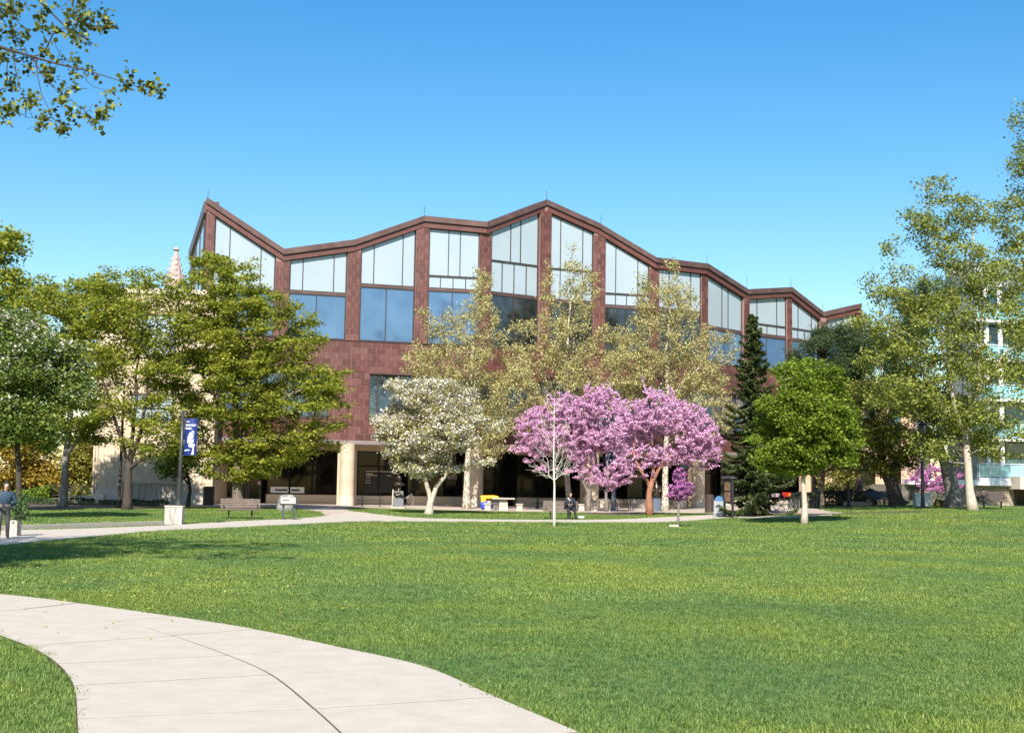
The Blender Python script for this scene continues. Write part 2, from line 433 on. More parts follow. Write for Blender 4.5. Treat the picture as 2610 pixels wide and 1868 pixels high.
# ------------------------------------------------------------------ trees
def tree(name, label, base, trunk, env, bark, leaf, Y=None, limbs=(), natt=450, nleaf=34, spread=0.28, Ls=0.19, Ws=0.15, flat=0.7,
         upb=0.8, bf=0.25, cell=0.55, tip=0.008, gap=-0.12, group=None, cat='tree', blossom=None, radial=False, bare=False, droop=0.2, wob=0.09, shell=0.5, parts=('trunk', 'crown'), lm=1.75, vp=1.0, ulo=0.35, bl=0.13, lfrac=1.0, jit=(0.0, 0.0)):
    b = gnd(*base) if Y is None else onground(base[0], Y)
    Y = b.y
    s = mpp(Y)
    seed = rnd.random() * 100
    nleaf = int(nleaf * lm)
    Ls, Ws = Ls * 1.06, Ws * 1.06
    root = thing(name, b, label, cat, group)
    def P(px, py, dy=0.0):
        p = at(px, py, Y + dy)
        return np.array((p.x, Y + dy, p.z))
    chains = []
    nodes, rad, par, plen = [], [], [], []
    def addpoly(poly, start=None):
        pts = []
        for q in poly:
            p = P(q[0], q[1], q[3] if len(q) > 3 else 0.0)
            pts.append((p, q[2] * s))
        if start is None:
            pts[0][0][2] = b.z - 0.05
            pts[0][0][0] = b.x
        sub = []
        if start is not None:
            pts = [(nodes[start], min(rad[start], pts[0][1] * 1.25))] + pts
        for (p0, r0), (p1, r1) in zip(pts[:-1], pts[1:]):
            k = max(2, int(np.linalg.norm(p1 - p0) / 0.45))
            for i in range(k):
                f_ = i / k
                sub.append((p0 * (1 - f_) + p1 * f_, r0 * (1 - f_) + r1 * f_))
        sub.append(pts[-1])
        idx = []
        for i, (p, r_) in enumerate(sub):
            if start is not None and i == 0:
                idx.append(start); continue
            w = np.array([noise.noise(Vector((p[2] * 0.7 + seed, 0, k_))) for k_ in (0, 5)]) * wob * 1.3 if i > 0 else np.zeros(2)
            q = p + np.array((w[0], w[1], 0))
            nodes.append(q); rad.append(r_)
            pr = idx[-1] if idx else -1
            par.append(pr)
            plen.append(0 if pr < 0 else plen[pr] + np.linalg.norm(q - nodes[pr]))
            idx.append(len(nodes) - 1)
        return idx
    t_idx = addpoly(trunk)
    mb = MB()
    r_tr = [rad[i] for i in t_idx]
    flare = [r_ * (1 + 0.55 * math.exp(-i * 1.1)) for i, r_ in enumerate(r_tr)]
    mb.tube([nodes[i] for i in t_idx], flare, 10)
    limb_ranges = []
    for lb in limbs:
        p0 = P(lb[0][0], lb[0][1], lb[0][3] if len(lb[0]) > 3 else 0.0)
        st = min(range(len(nodes)), key=lambda i: np.linalg.norm(nodes[i] - p0) + (0.0 if nodes[i][2] <= p0[2] + 0.05 else 2.0))
        ix = addpoly(lb, st)
        mb.tube([nodes[i] for i in ix], [rad[ix[1]] * 1.05] + [rad[i] for i in ix[1:]], 8)
    # attractors in the crown envelope
    att = []
    vol = [(e[2] * e[3] * e[2]) ** vp for e in env]
    tot = sum(vol)
    for e, v in zip(env, vol):
        n = int(natt * 2.4 * v / tot) + 14
        d = rs.normal(size=(n, 3)); d /= np.linalg.norm(d, axis=1)[:, None]
        rr = rs.uniform(0, 1, n) ** (1 / (3.0 + shell * 2))
        dy = e[4] if len(e) > 4 else 0.0
        c = P(e[0], e[1], dy)
        dr = (e[5] if len(e) > 5 else min(e[2], 1.3 * e[3])) * s
        att.append(c + d * rr[:, None] * np.array((e[2] * s, dr, e[3] * s)))
    att = np.concatenate(att)
    rs.shuffle(att)
    att[:, 2] = np.maximum(att[:, 2], b.z + 0.4)
    seen, keep = set(), []
    for i, a in enumerate(att):
        k = tuple((a / cell).astype(int))
        if k in seen:
            continue
        if noise.noise(Vector((a[0] * 0.55 + seed, a[1] * 0.55, a[2] * 0.8))) < gap:
            continue
        seen.add(k); keep.append(i)
    att = att[keep][:natt]
    att += rs.normal(size=att.shape) * np.array((jit[0], jit[0], 0)) + np.stack([np.zeros(len(att))] * 2 + [np.abs(rs.normal(size=len(att))) * jit[1]], 1)
    cap = len(nodes) + len(att) * 9 + 10
    A = np.zeros((cap, 3)); PL = np.zeros(cap)
    nn = len(nodes)
    A[:nn] = nodes; PL[:nn] = plen
    par = par + [0] * (cap - nn)
    TR = nn
    dt = np.min(np.linalg.norm(att[:, None, :] - A[None, :nn:2, :], axis=2), axis=1)
    child_chain = []
    for i in np.argsort(dt):
        a = att[i]
        dv = A[:nn] - a
        cost = np.sqrt((dv ** 2).sum(1)) + bf * PL[:nn] + 0.7 * np.maximum(0, dv[:, 2])
        j = int(np.argmin(cost))
        p0 = A[j]
        ln = np.linalg.norm(a - p0)
        k = min(8, max(2, int(ln / 0.4)))
        ids = [j]
        jit = rs.normal(size=(k, 3)) * wob * min(1, ln)
        for q in range(1, k + 1):
            f_ = q / k
            p = p0 * (1 - f_) + a * f_
            p[2] += 0.10 * ln * math.sin(math.pi * f_) * (0.6 if ln > 0.8 else 0.1)
            if q < k:
                p = p + jit[q]
            A[nn] = p
            par[nn] = ids[-1]
            PL[nn] = PL[ids[-1]] + ln / k
            ids.append(nn)
            nn += 1
        child_chain.append(ids)
    cnt = np.zeros(nn)
    for ids in child_chain:
        cnt[ids[-1]] += 1
    for i in range(nn - 1, TR - 1, -1):
        cnt[par[i]] += cnt[i]
    rr = tip * np.maximum(1, cnt) ** 0.47
    for ids in child_chain:
        rads = [rr[i] for i in ids]
        rads[0] = rads[1]
        lim = rad[ids[0]] * 0.8 if ids[0] < TR else 9
        rads = [min(x, lim) for x in rads]
        mb.tube(A[ids], rads, 5 if rads[1] > 0.03 else 3, caps=False)
    mb.build(parts[0], bark, root, smooth=True)
    if bare:
        return root
    def scatter(nl, spr, Lq, Wq, m, nm, zmin=None, frac=1.0):
        cs, ax = [], []
        for ids in child_chain:
            if rs.uniform() > frac:
                continue
            pts = A[ids]
            if zmin is not None and pts[-1][2] < zmin + rs.normal() * 0.8:
                continue
            k = max(3, int(nl * rs.uniform(0.6, 1.4)))
            u = rs.uniform(ulo, 1.04, k) * (len(pts) - 1)
            i0 = np.minimum(u.astype(int), len(pts) - 2)
            f_ = (u - i0)[:, None]
            c = pts[i0] * (1 - f_) + pts[i0 + 1] * f_
            off = rs.normal(size=(k, 3)) * spr * np.array((1, 1, flat))
            cs.append(c + off)
            ax.append(off)
        C = np.concatenate(cs); AX = np.concatenate(ax)
        n = len(C)
        nr = rs.normal(size=(n, 3)) * np.array((1, 1, 0.8))
        nr[:, 2] = np.abs(nr[:, 2]) + upb
        if radial:
            nr = rs.normal(size=(n, 3))
        tint = np.clip(rs.normal(0.5, 0.26, n), 0, 1)
        return quads(nm, leafquads(C, nr, Lq, Wq, droop, AX * 4 if radial else None), m, root, tint)
    scatter(nleaf, spread, Ls, Ws, leaf, parts[1], None, lfrac)
    if blossom:
        bm_, nb, zpx, fr = blossom
        scatter(nb, spread * 0.95, bl, bl * .9, bm_, 'blossom', at(base[0], zpx, Y).z if zpx else None, fr)
    return root

# ------------------------------------------------------------------ ground, paths
def lawn_material():
    m = bpy.data.materials.new('lawn')
    m.use_nodes = True
    nt = m.node_tree
    b = nt.nodes['Principled BSDF']
    b.inputs['Roughness'].default_value = 0.9
    b.inputs['Specular IOR Level'].default_value = 0.15
    tc = nt.nodes.new('ShaderNodeTexCoord')
    def nz(scale, detail, stretch=(1, 1, 1)):
        mp = nt.nodes.new('ShaderNodeMapping')
        mp.inputs['Scale'].default_value = stretch
        nt.links.new(tc.outputs['Object'], mp.inputs['Vector'])
        n = nt.nodes.new('ShaderNodeTexNoise')
        n.inputs['Scale'].default_value = scale
        n.inputs['Detail'].default_value = detail
        n.inputs['Roughness'].default_value = 0.7
        nt.links.new(mp.outputs['Vector'], n.inputs['Vector'])
        return n
    def ramp(n, a, ca, c, cc):
        r = nt.nodes.new('ShaderNodeValToRGB')
        r.color_ramp.elements[0].position = a
        r.color_ramp.elements[0].color = (*ca, 1)
        r.color_ramp.elements[1].position = c
        r.color_ramp.elements[1].color = (*cc, 1)
        nt.links.new(n.outputs['Fac'], r.inputs['Fac'])
        return r
    fine = ramp(nz(14, 8), 0.3, (0.068, 0.118, 0.022), 0.7, (0.21, 0.285, 0.075))
    patch = ramp(nz(0.35, 5, (1, 0.7, 1)), 0.35, (0.78, 0.86, 0.85), 0.68, (1.22, 1.06, 0.95))
    mx = nt.nodes.new('ShaderNodeMix')
    mx.data_type = 'RGBA'
    mx.blend_type = 'MULTIPLY'
    mx.inputs['Factor'].default_value = 1
    nt.links.new(fine.outputs['Color'], mx.inputs['A'])
    nt.links.new(patch.outputs['Color'], mx.inputs['B'])
    nt.links.new(mx.outputs['Result'], b.inputs['Base Color'])
    bp = nt.nodes.new('ShaderNodeBump')
    bp.inputs['Strength'].default_value = 0.7
    bp.inputs['Distance'].default_value = 0.06
    nt.links.new(nz(22, 6).outputs['Fac'], bp.inputs['Height'])
    nt.links.new(bp.outputs['Normal'], b.inputs['Normal'])
    return m
M['lawn'] = lawn_material()
gx = np.concatenate([[-900, -500, -260, -160, -110], np.arange(-80, 81, 2.0), [110, 160, 260, 500, 900]])
gy = np.concatenate([[-300, -120, -50], np.arange(-20, 141, 2.0), [160, 200, 300, 500, 900, 1500]])
GX, GY = np.meshgrid(gx, gy)
GZ = gz(GX, GY)
mb = MB()
nx = len(gx)
mb.v = [tuple(p) for p in np.stack([GX.ravel(), GY.ravel(), GZ.ravel()], 1)]
mb.f = [(j * nx + i, j * nx + i + 1, (j + 1) * nx + i + 1, (j + 1) * nx + i) for j in range(len(gy) - 1) for i in range(nx - 1)]
tag(mb.build('lawn', M['lawn'], smooth=True), 'green park lawn reaching from the near path to the library', 'lawn', kind='structure')

def resample(poly, n):
    p = [np.array(tuple(q)) for q in poly]
    m_ = len(p)
    out = []
    for i in range(n + 1):
        t = i / n * (m_ - 1)
        k = min(int(t), m_ - 2)
        f_ = t - k
        p0, p1, p2, p3 = p[max(k - 1, 0)], p[k], p[k + 1], p[min(k + 2, m_ - 1)]
        out.append(0.5 * ((2 * p1) + (-p0 + p2) * f_ + (2 * p0 - 5 * p1 + 4 * p2 - p3) * f_ ** 2 + (-p0 + 3 * p1 - 3 * p2 + p3) * f_ ** 3))
    return out

def strip(name, m, A, B, h, n=40, cross=4, label=None, cat=None):
    """paving between two ground lines (lists of world points), following the terrain, with edge faces"""
    a, b = resample(A, n), resample(B, n)
    mb = MB()
    for i in range(n + 1):
        for j in range(cross + 1):
            f_ = j / cross
            p = a[i] * (1 - f_) + b[i] * f_
            mb.v.append((p[0], p[1], float(gz(p[0], p[1])) + h))
    c1 = cross + 1
    for i in range(n):
        for j in range(cross):
            mb.f.append((i * c1 + j, (i + 1) * c1 + j, (i + 1) * c1 + j + 1, i * c1 + j + 1))
    o = len(mb.v)
    for i in range(n + 1):
        for j in (0, cross):
            v = mb.v[i * c1 + j]
            mb.v.append((v[0], v[1], v[2] - 0.1))
    for i in range(n):
        mb.f.append((i * c1, o + 2 * i, o + 2 * i + 2, (i + 1) * c1))
        mb.f.append((i * c1 + cross, (i + 1) * c1 + cross, o + 2 * i + 3, o + 2 * i + 1))
    ob = mb.build(name, m)
    return tag(ob, label, cat, kind='structure'), [tuple(p[:2]) for p in a] + [tuple(p[:2]) for p in reversed(b)]

G = lambda L_: [gnd(*p) for p in L_]
NOGRASS = []
# near path: separate concrete slabs
LEFT = G([(190, 2150), (192, 2040), (196, 1935), (194, 1838), (185, 1752), (145, 1696), (70, 1650), (-60, 1606), (-220, 1576), (-420, 1552), (-700, 1532)])
MID = G([(1090, 2120), (990, 2012), (898, 1905), (800, 1812), (690, 1724), (580, 1674), (440, 1624), (300, 1588), (60, 1556), (-150, 1536), (-420, 1518)])
RIGHT = G([(1900, 2060), (1690, 1962), (1478, 1872), (1265, 1781), (1080, 1702), (880, 1656), (650, 1607), (440, 1574), (200, 1540), (0, 1517), (-260, 1500)])
path = thing('concrete_path', (0, 0, 0), 'pale concrete path curving through the foreground grass', 'path')
path['kind'] = 'structure'
del path['category']
K = 6
ls, ms, rr_ = [resample(q, 10 * K) for q in (LEFT, MID, RIGHT)]
for i in range(10):
    for a, b in ((ls, ms), (ms, rr_)):
        pa = [a[i * K + k] for k in range(K + 1)]
        pb = [b[i * K + k] for k in range(K + 1)]
        def inset(c_, o_):                      # keep joints open: across the path wider than along it
            out = []
            for k in range(K + 1):
                t_ = c_[min(k + 1, K)] - c_[max(k - 1, 0)]
                t_ = t_ / np.linalg.norm(t_)
                w_ = o_[k] - c_[k]
                q = c_[k] + w_ / np.linalg.norm(w_) * 0.010
                if k == 0: q = q + t_ * 0.021
                if k == K: q = q - t_ * 0.021
                out.append(q)
            return out
        dz = rnd.uniform(-0.002, 0.002)
        poly = inset(pa, pb) + inset(pb, pa)[::-1]
        top = [(q[0], q[1], 0.022 + dz) for q in poly]
        lip = [(q[0], q[1], 0.0165) for q in poly]
        bot = [(q[0], q[1], -0.1) for q in lip]
        mb = MB()
        n = len(top)
        # grid top so the slab stays convex-free
        mb.v = list(top) + lip + bot
        for k in range(K):
            mb.f.append((k, n - 1 - k, n - 2 - k, k + 1))
        for q in range(n):
            q2 = (q + 1) % n
            mb.f.append((q, q2, n + q2, n + q))
            mb.f.append((n + q, n + q2, 2 * n + q2, 2 * n + q))
        mb.build('slab', M['concrete'], path)
NOGRASS.append([tuple(p[:2]) for p in ls] + [tuple(p[:2]) for p in reversed(rr_)])
_, jp = strip('path_bed', M['soil'], [Vector(tuple(p)) for p in ls], [Vector(tuple(p)) for p in rr_], 0.0165, 60, 2)
# far path: sweeps in from the left, past the benches, on to the right
far_up = G([(-260, 1362), (-60, 1355), (240, 1347), (440, 1339), (560, 1331), (650, 1327), (760, 1322), (830, 1315), (905, 1305), (960, 1311), (1050, 1319.5), (1150, 1323), (1400, 1325.5), (1560, 1324.5), (1640, 1321), (1740, 1316), (1830, 1311), (1870, 1309)])
far_lo = G([(-260, 1412), (-60, 1396), (150, 1376), (400, 1354), (500, 1349), (600, 1345), (700, 1339.5), (800, 1335), (880, 1331), (960, 1329), (1060, 1329.5), (1150, 1330), (1400, 1331), (1560, 1331.5), (1650, 1331.5), (1740, 1329), (1830, 1322), (1872, 1318)])
_, p_ = strip('far_path', M['concrete'], far_up, far_lo, 0.024, 90, 3, 'pale narrow concrete path running past the park benches', 'path')
NOGRASS.append(p_)
_, p_ = strip('entrance_path', M['plaza'], G([(740, 1293), (770, 1298), (800, 1303), (822, 1308), (828, 1318)]), G([(884, 1293), (886, 1297), (893, 1302), (920, 1306), (945, 1313)]), 0.02, 20, 6, 'paved walk leading to the library doors', 'path')
NOGRASS.append(p_)
_, p_ = strip('kerb_path', M['concrete'], G([(1866, 1315.5), (1960, 1316), (2030, 1316), (2075, 1314), (2120, 1311.5)]), G([(1866, 1319), (1960, 1320), (2030, 1319), (2075, 1316.5), (2120, 1313.5)]), 0.03, 20, 2, 'thin pale kerb strip along the lawn by the bicycles', 'kerb')
NOGRASS.append(p_)
# plaza in front of the library, a sheet that butts on the islands of grass
pl_f = G([(455, 1291.5), (620, 1291.5), (740, 1291.5), (880, 1292.5), (1000, 1295), (1100, 1298), (1250, 1301.5), (1400, 1304), (1560, 1306.5), (1700, 1306.5), (1800, 1307), (1900, 1308.5), (2030, 1309), (2150, 1308)])
pl_b = [Vector((p.x * 1.12, 106 + 6 * sm(-10, 25, p.x), 0)) for p in pl_f]
_, p_ = strip('plaza', M['plaza'], pl_b, pl_f, 0.016, 60, 8, 'pinkish concrete plaza in front of the library columns', 'plaza')
NOGRASS.append(p_)
# planting bed below the left trees and mulch under the redbuds
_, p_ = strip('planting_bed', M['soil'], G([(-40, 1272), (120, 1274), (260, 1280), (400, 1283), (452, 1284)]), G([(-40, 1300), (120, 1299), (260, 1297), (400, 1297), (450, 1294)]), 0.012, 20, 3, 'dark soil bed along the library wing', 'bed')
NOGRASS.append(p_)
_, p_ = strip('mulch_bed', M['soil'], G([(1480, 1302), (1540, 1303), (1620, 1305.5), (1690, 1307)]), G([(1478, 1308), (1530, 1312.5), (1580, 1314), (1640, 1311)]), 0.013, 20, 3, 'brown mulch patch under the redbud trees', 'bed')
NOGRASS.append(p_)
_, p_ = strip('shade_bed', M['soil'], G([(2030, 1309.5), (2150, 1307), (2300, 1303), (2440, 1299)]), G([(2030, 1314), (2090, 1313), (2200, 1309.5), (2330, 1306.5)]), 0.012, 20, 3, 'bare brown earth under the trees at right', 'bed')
NOGRASS.append(p_)

def inpoly(P, poly):
    x, y = P[:, 0], P[:, 1]
    c = np.zeros(len(P), bool)
    n = len(poly)
    for i in range(n):
        x0, y0 = poly[i]; x1, y1 = poly[(i + 1) % n]
        if y0 == y1:
            continue
        t = ((y0 > y) != (y1 > y)) & (x < (x1 - x0) * (y - y0) / (y1 - y0) + x0)
        c ^= t
    return c

# grass: tufts instanced on points (one object, nobody could count it)
def grass_patches(m):
    nt = m.node_tree
    b = nt.nodes['Principled BSDF']
    ramp = b.inputs['Base Color'].links[0].from_node
    a = nt.nodes.new('ShaderNodeAttribute')
    a.attribute_type = 'INSTANCER'
    a.attribute_name = 'pat'
    r = nt.nodes.new('ShaderNodeValToRGB')
    r.color_ramp.elements[0].color = (0.66, 0.80, 0.95, 1)
    r.color_ramp.elements[1].color = (1.36, 1.18, 0.9, 1)
    nt.links.new(a.outputs['Fac'], r.inputs['Fac'])
    mx = nt.nodes.new('ShaderNodeMix')
    mx.data_type = 'RGBA'
    mx.blend_type = 'MULTIPLY'
    mx.inputs['Factor'].default_value = 1
    nt.links.new(ramp.outputs['Color'], mx.inputs['A'])
    nt.links.new(r.outputs['Color'], mx.inputs['B'])
    for l_ in list(ramp.outputs['Color'].links):
        if l_.to_node != mx:
            nt.links.new(mx.outputs['Result'], l_.to_socket)
grass_patches(L['grass'])

def tuft(nb, rad_, h, w, nm):
    a = rs.uniform(0, 2 * math.pi, nb); r_ = rad_ * np.sqrt(rs.uniform(0, 1, nb))
    P0 = np.stack([r_ * np.cos(a), r_ * np.sin(a), np.full(nb, -0.006)], 1)
    th = rs.uniform(0, 2 * math.pi, nb)
    side = np.stack([np.cos(th), np.sin(th), np.zeros(nb)], 1)
    lean = np.stack([-np.sin(th), np.cos(th), np.zeros(nb)], 1) * rs.normal(0, 0.8, nb)[:, None]
    hh = h * rs.uniform(0.5, 1.15, nb)[:, None]
    top = P0 + hh * (lean + np.array((0, 0, 1.0)))
    mid = P0 + hh * (lean * 0.35 + np.array((0, 0, 0.6)))
    q = np.stack([P0 - side * w / 2, P0 + side * w / 2, mid + side * w * 0.4, mid - side * w * 0.4], 1)
    q2 = np.stack([mid - side * w * 0.4, mid + side * w * 0.4, top + side * w * 0.06, top - side * w * 0.06], 1)
    tint = np.clip(rs.normal(0.45, 0.27, nb), 0, 1)
    o = quads(nm, np.concatenate([q, q2]), L['grass'], None, np.concatenate([tint, tint]))
    COL.objects.unlink(o)
    return o

def grass_field(name, label, y0, y1, dens, rad_, h, w, nb):
    n = int(dens * 0.41 * (y1 * y1 - y0 * y0))
    Yv = np.sqrt(rs.uniform(y0 * y0, y1 * y1, n))
    Xv = rs.uniform(-0.425, 0.425, n) * Yv
    P = np.stack([Xv, Yv], 1)
    ok = np.ones(n, bool)
    for poly in NOGRASS:
        ok &= ~inpoly(P, poly)
    P = P[ok]
    n = len(P)
    pat = np.array([noise.noise(Vector((p[0] * 0.28, p[1] * 0.28, 3.1))) + 0.6 * noise.noise(Vector((p[0] * 1.1, p[1] * 1.1, 7.7))) for p in P])
    me = bpy.data.meshes.new(name)
    me.vertices.add(n)
    me.vertices.foreach_set('co', np.stack([P[:, 0], P[:, 1], gz(P[:, 0], P[:, 1])], 1).astype(np.float32).ravel())
    for nm, arr in (('pat', np.clip(0.5 + 0.75 * pat, 0, 1)), ('rot', rs.uniform(0, 6.283, n)), ('scl', np.clip(1 + 0.35 * pat + rs.normal(0, 0.15, n), 0.5, 1.6))):
        a_ = me.attributes.new(nm, 'FLOAT', 'POINT')
        a_.data.foreach_set('value', arr.astype(np.float32))
    a_ = me.attributes.new('pick', 'INT', 'POINT')
    a_.data.foreach_set('value', rs.randint(0, 3, n).astype(np.int32))
    o = bpy.data.objects.new(name, me)
    COL.objects.link(o)
    tag(o, label, 'grass', kind='stuff')
    ng = bpy.data.node_groups.new(name, 'GeometryNodeTree')
    ng.interface.new_socket('Geometry', in_out='INPUT', socket_type='NodeSocketGeometry')
    ng.interface.new_socket('Geometry', in_out='OUTPUT', socket_type='NodeSocketGeometry')
    gi = ng.nodes.new('NodeGroupInput'); go = ng.nodes.new('NodeGroupOutput')
    jn = ng.nodes.new('GeometryNodeJoinGeometry')
    def named(nm, ty):
        a = ng.nodes.new('GeometryNodeInputNamedAttribute')
        a.data_type = ty
        a.inputs['Name'].default_value = nm
        return a.outputs['Attribute']
    rot, scl, pick = named('rot', 'FLOAT'), named('scl', 'FLOAT'), named('pick', 'INT')
    cx = ng.nodes.new('ShaderNodeCombineXYZ')
    ng.links.new(rot, cx.inputs['Z'])
    for k in range(3):
        tf = tuft(nb, rad_, h, w, 'tuft')
        oi = ng.nodes.new('GeometryNodeObjectInfo')
        oi.inputs['Object'].default_value = tf
        ip = ng.nodes.new('GeometryNodeInstanceOnPoints')
        cm = ng.nodes.new('FunctionNodeCompare')
        cm.data_type = 'INT'
        cm.operation = 'EQUAL'
        ng.links.new(pick, cm.inputs[2])
        cm.inputs[3].default_value = k
        ng.links.new(gi.outputs[0], ip.inputs['Points'])
        ng.links.new(cm.outputs[0], ip.inputs['Selection'])
        ng.links.new(oi.outputs['Geometry'], ip.inputs['Instance'])
        ng.links.new(cx.outputs[0], ip.inputs['Rotation'])
        ng.links.new(scl, ip.inputs['Scale'])
        ng.links.new(ip.outputs[0], jn.inputs[0])
    ng.links.new(jn.outputs[0], go.inputs[0])
    md = o.modifiers.new('tufts', 'NODES')
    md.node_group = ng
    return o
grass_field('near_grass', 'short mown grass blades of the near lawn', 5.5, 20, 135, 0.10, 0.036, 0.0065, 40)
grass_field('middle_grass', 'short mown grass blades of the middle lawn', 20, 38, 46, 0.16, 0.042, 0.011, 38)
grass_field('far_grass', 'short mown grass blades of the far lawn', 38, 80, 10, 0.34, 0.05, 0.022, 46)
# yellow-green flecks fallen on the lawn at left
n = 900
fp = []
for _ in range(n):
    px, py = rnd.uniform(-60, 900), rnd.uniform(1440, 1640)
    if rnd.random() < (max(px, 0) / 1000) ** 0.7:
        continue
    p = gnd(px, py)
    fp.append((p.x, p.y, 0.035))
fp = np.array(fp)
fp = fp[~inpoly(fp, NOGRASS[0]) | (rs.uniform(0, 1, len(fp)) < 0.08)]
nr = rs.normal(size=(len(fp), 3)) * 0.3
nr[:, 2] = 1
fl = quads('fallen_flecks', leafquads(fp, nr, 0.055, 0.035, 0), L['fleck'], None, rs.uniform(0, 1, len(fp)))
tag(fl, 'yellow-green seed flecks scattered over the lawn at left', 'seeds', kind='stuff')

# ------------------------------------------------------------------ the library
PX = [533, 720, 902, 1075, 1238, 1387, 1527, 1669, 1798, 1900, 2012, 2093, 2190]
PY = [89.1, 90.5, 92.0, 93.5, 94.5, 97.4, 99.0, 100.3, 103.2, 107.4, 110.7, 114.0, 115.5]
RX = [517, 725, 899.6, 1074, 1238, 1387, 1525, 1671, 1799, 1898.5, 2013, 2090, 2190]
RY = [513.5, 636, 611.5, 551.6, 567.2, 510, 572.5, 657.6, 673, 738, 732.5, 796.4, 774]
NB = 12
PP = [Vector((at(x, 700, y).x, y)) for x, y in zip(PX, PY)]
ROOF = [at(x, ry, y).z for x, ry, y in zip(RX, RY, PY)]
base = Vector((PP[5].x, PP[5].y, 0.19))
lib = thing('library', base, 'wide copper-clad library with a zigzag roofline and round limestone columns', 'building')
Z0 = 0.19
Z_SOF = at(900, 1131.6, 92).z
Z_FAS = at(900, 1122.5, 92).z
Z_RB0, Z_RB1 = at(950, 1068, 92.4).z, at(950, 953, 92.4).z
Z_UW = at(913, 867, 92).z
ZC = [at(690, 740, 90).z, at(850, 746, 91.5).z, at(986, 728, 92.8).z, at(1157, 737, 94).z, at(1312, 751, 96).z, at(1456, 766, 98.2).z,
      at(1598, 780, 99.6).z, at(1735, 790, 101.7).z, at(1850, 838, 105.3).z, at(1957, 853, 109).z, at(2053, 868, 112.4).z, at(2140, 860, 114.7).z]
ZS = {3: at(1157, 705.5, 94).z, 4: at(1312, 671, 96).z, 5: at(1456, 688, 98.2).z, 6: at(1598, 750, 99.6).z, 9: at(1957, 828, 109).z, 10: at(2053, 842, 112.4).z}
MUL = {0: (.25, .76), 1: (.23, .77), 2: (.24, .77), 3: (.39, .62), 4: (.41, .62), 5: (.24, .76), 6: (.25, .75), 7: (.25, .76), 8: (.42, .6), 9: (.24, .76), 10: (.26, .75), 11: (.12, .6)}
MULS = {3: (.24, .49, .74), 4: (.24, .49, .75), 5: (.24, .76), 6: (.25, .5, .75), 9: (.24, .5, .76), 10: (.25, .5, .75)}

class Bay:
    def __init__(s, a, b):
        s.a, s.b = Vector(a), Vector(b)
        d = s.b - s.a
        s.L = d.length
        s.u = d / s.L
        s.n = Vector((s.u.y, -s.u.x))
    def p(s, u, n, z):
        q = s.a + s.u * u + s.n * n
        return (q.x, q.y, z)
    def box(s, mb, u0, u1, n0, n1, z0, z1, z0b=None, z1b=None):
        """box in bay coordinates; z0b / z1b are the heights at the u1 end"""
        z0b = z0 if z0b is None else z0b
        z1b = z1 if z1b is None else z1b
        return mb.hexa([s.p(u0, n1, z0), s.p(u1, n1, z0b), s.p(u1, n0, z0b), s.p(u0, n0, z0), s.p(u0, n1, z1), s.p(u1, n1, z1b), s.p(u1, n0, z1b), s.p(u0, n0, z1)])

BAYS = [Bay(PP[i], PP[i + 1]) for i in range(NB)]
REC = [-3.8] * 6 + [-2.4, -1.9] + [-1.5] * 4      # how far the shop front sits further back
PW = [0.5, .48, .47, .47, .47, .48, .47, .44, .38, .37, .34, .33, .33]   # half widths of the piers
PW[0] = 0.25

tiles_seen, tiles_rest = [], [MB(), MB(), MB()]
def tile_area(bay, u0, u1, z0, z1, n, off, vis, cw=0.72, ch=0.455):
    rows = max(1, round((z1 - z0) / ch))
    h = (z1 - z0) / rows
    for r_ in range(rows):
        cols = max(1, round((u1 - u0) / cw))
        w = (u1 - u0) / cols
        sh = ((r_ + off) % 2) * 0.5 * w
        edges = sorted(set([u0, u1] + [u0 + sh + k * w for k in range(cols + 1) if u0 + 0.12 < u0 + sh + k * w < u1 - 0.12]))
        for a, b in zip(edges[:-1], edges[1:]):
            mb = MB()
            t = 0.016 + rnd.uniform(0, 0.008)
            bay.box(mb, a + 0.015, b - 0.015, n + 0.002, n + t, z0 + r_ * h + 0.015, z0 + (r_ + 1) * h - 0.015)
            if vis and len(tiles_seen) < 298:
                tiles_seen.append(mb)
            else:
                rnd.choice(tiles_rest).add(mb.v, mb.f)

wall = MB()
for i, bay in enumerate(BAYS):
    Lb = bay.L
    for z0_, z1_ in ((Z_UW - 2.25, Z_UW - 0.02), (Z_FAS, Z_RB0)):
        wall = MB()
        bay.box(wall, 0, Lb, -0.6, -0.02, z0_, z1_)
        wall.build('wall', M['copper_joint'], lib)
# tiles: the best seen stretch first
rngs = [2, 1, 3, 0] + list(range(4, NB))
for i in rngs:
    bay = BAYS[i]
    vis = i <= 3
    tile_area(bay, 0, bay.L, Z_RB1 + 0.12, Z_UW - 0.06, -0.02, i, vis)
    tile_area(bay, 0, bay.L, Z_FAS + 0.02, Z_RB0 - 0.10, -0.02, i + 1, vis)
jamb = MB()
b1, b2 = BAYS[1], BAYS[2]
u_j0, u_j1 = b1.L * 0.70, b2.L * 0.27
b1.box(jamb, u_j0, b1.L, -0.6, -0.02, Z_RB0 - 0.02, Z_RB1 + 0.3)
jamb.build('wall_panel', M['copper_joint'], lib)
jamb = MB()
b2.box(jamb, 0, u_j1, -0.6, -0.02, Z_RB0 - 0.02, Z_RB1 + 0.3)
jamb.build('wall_panel', M['copper_joint'], lib)
tile_area(b2, 0, u_j1, Z_RB0 - 0.10, Z_RB1 + 0.12, -0.02, 1, True)
tile_area(b1, u_j0, b1.L, Z_RB0 - 0.10, Z_RB1 + 0.12, -0.02, 0, True)
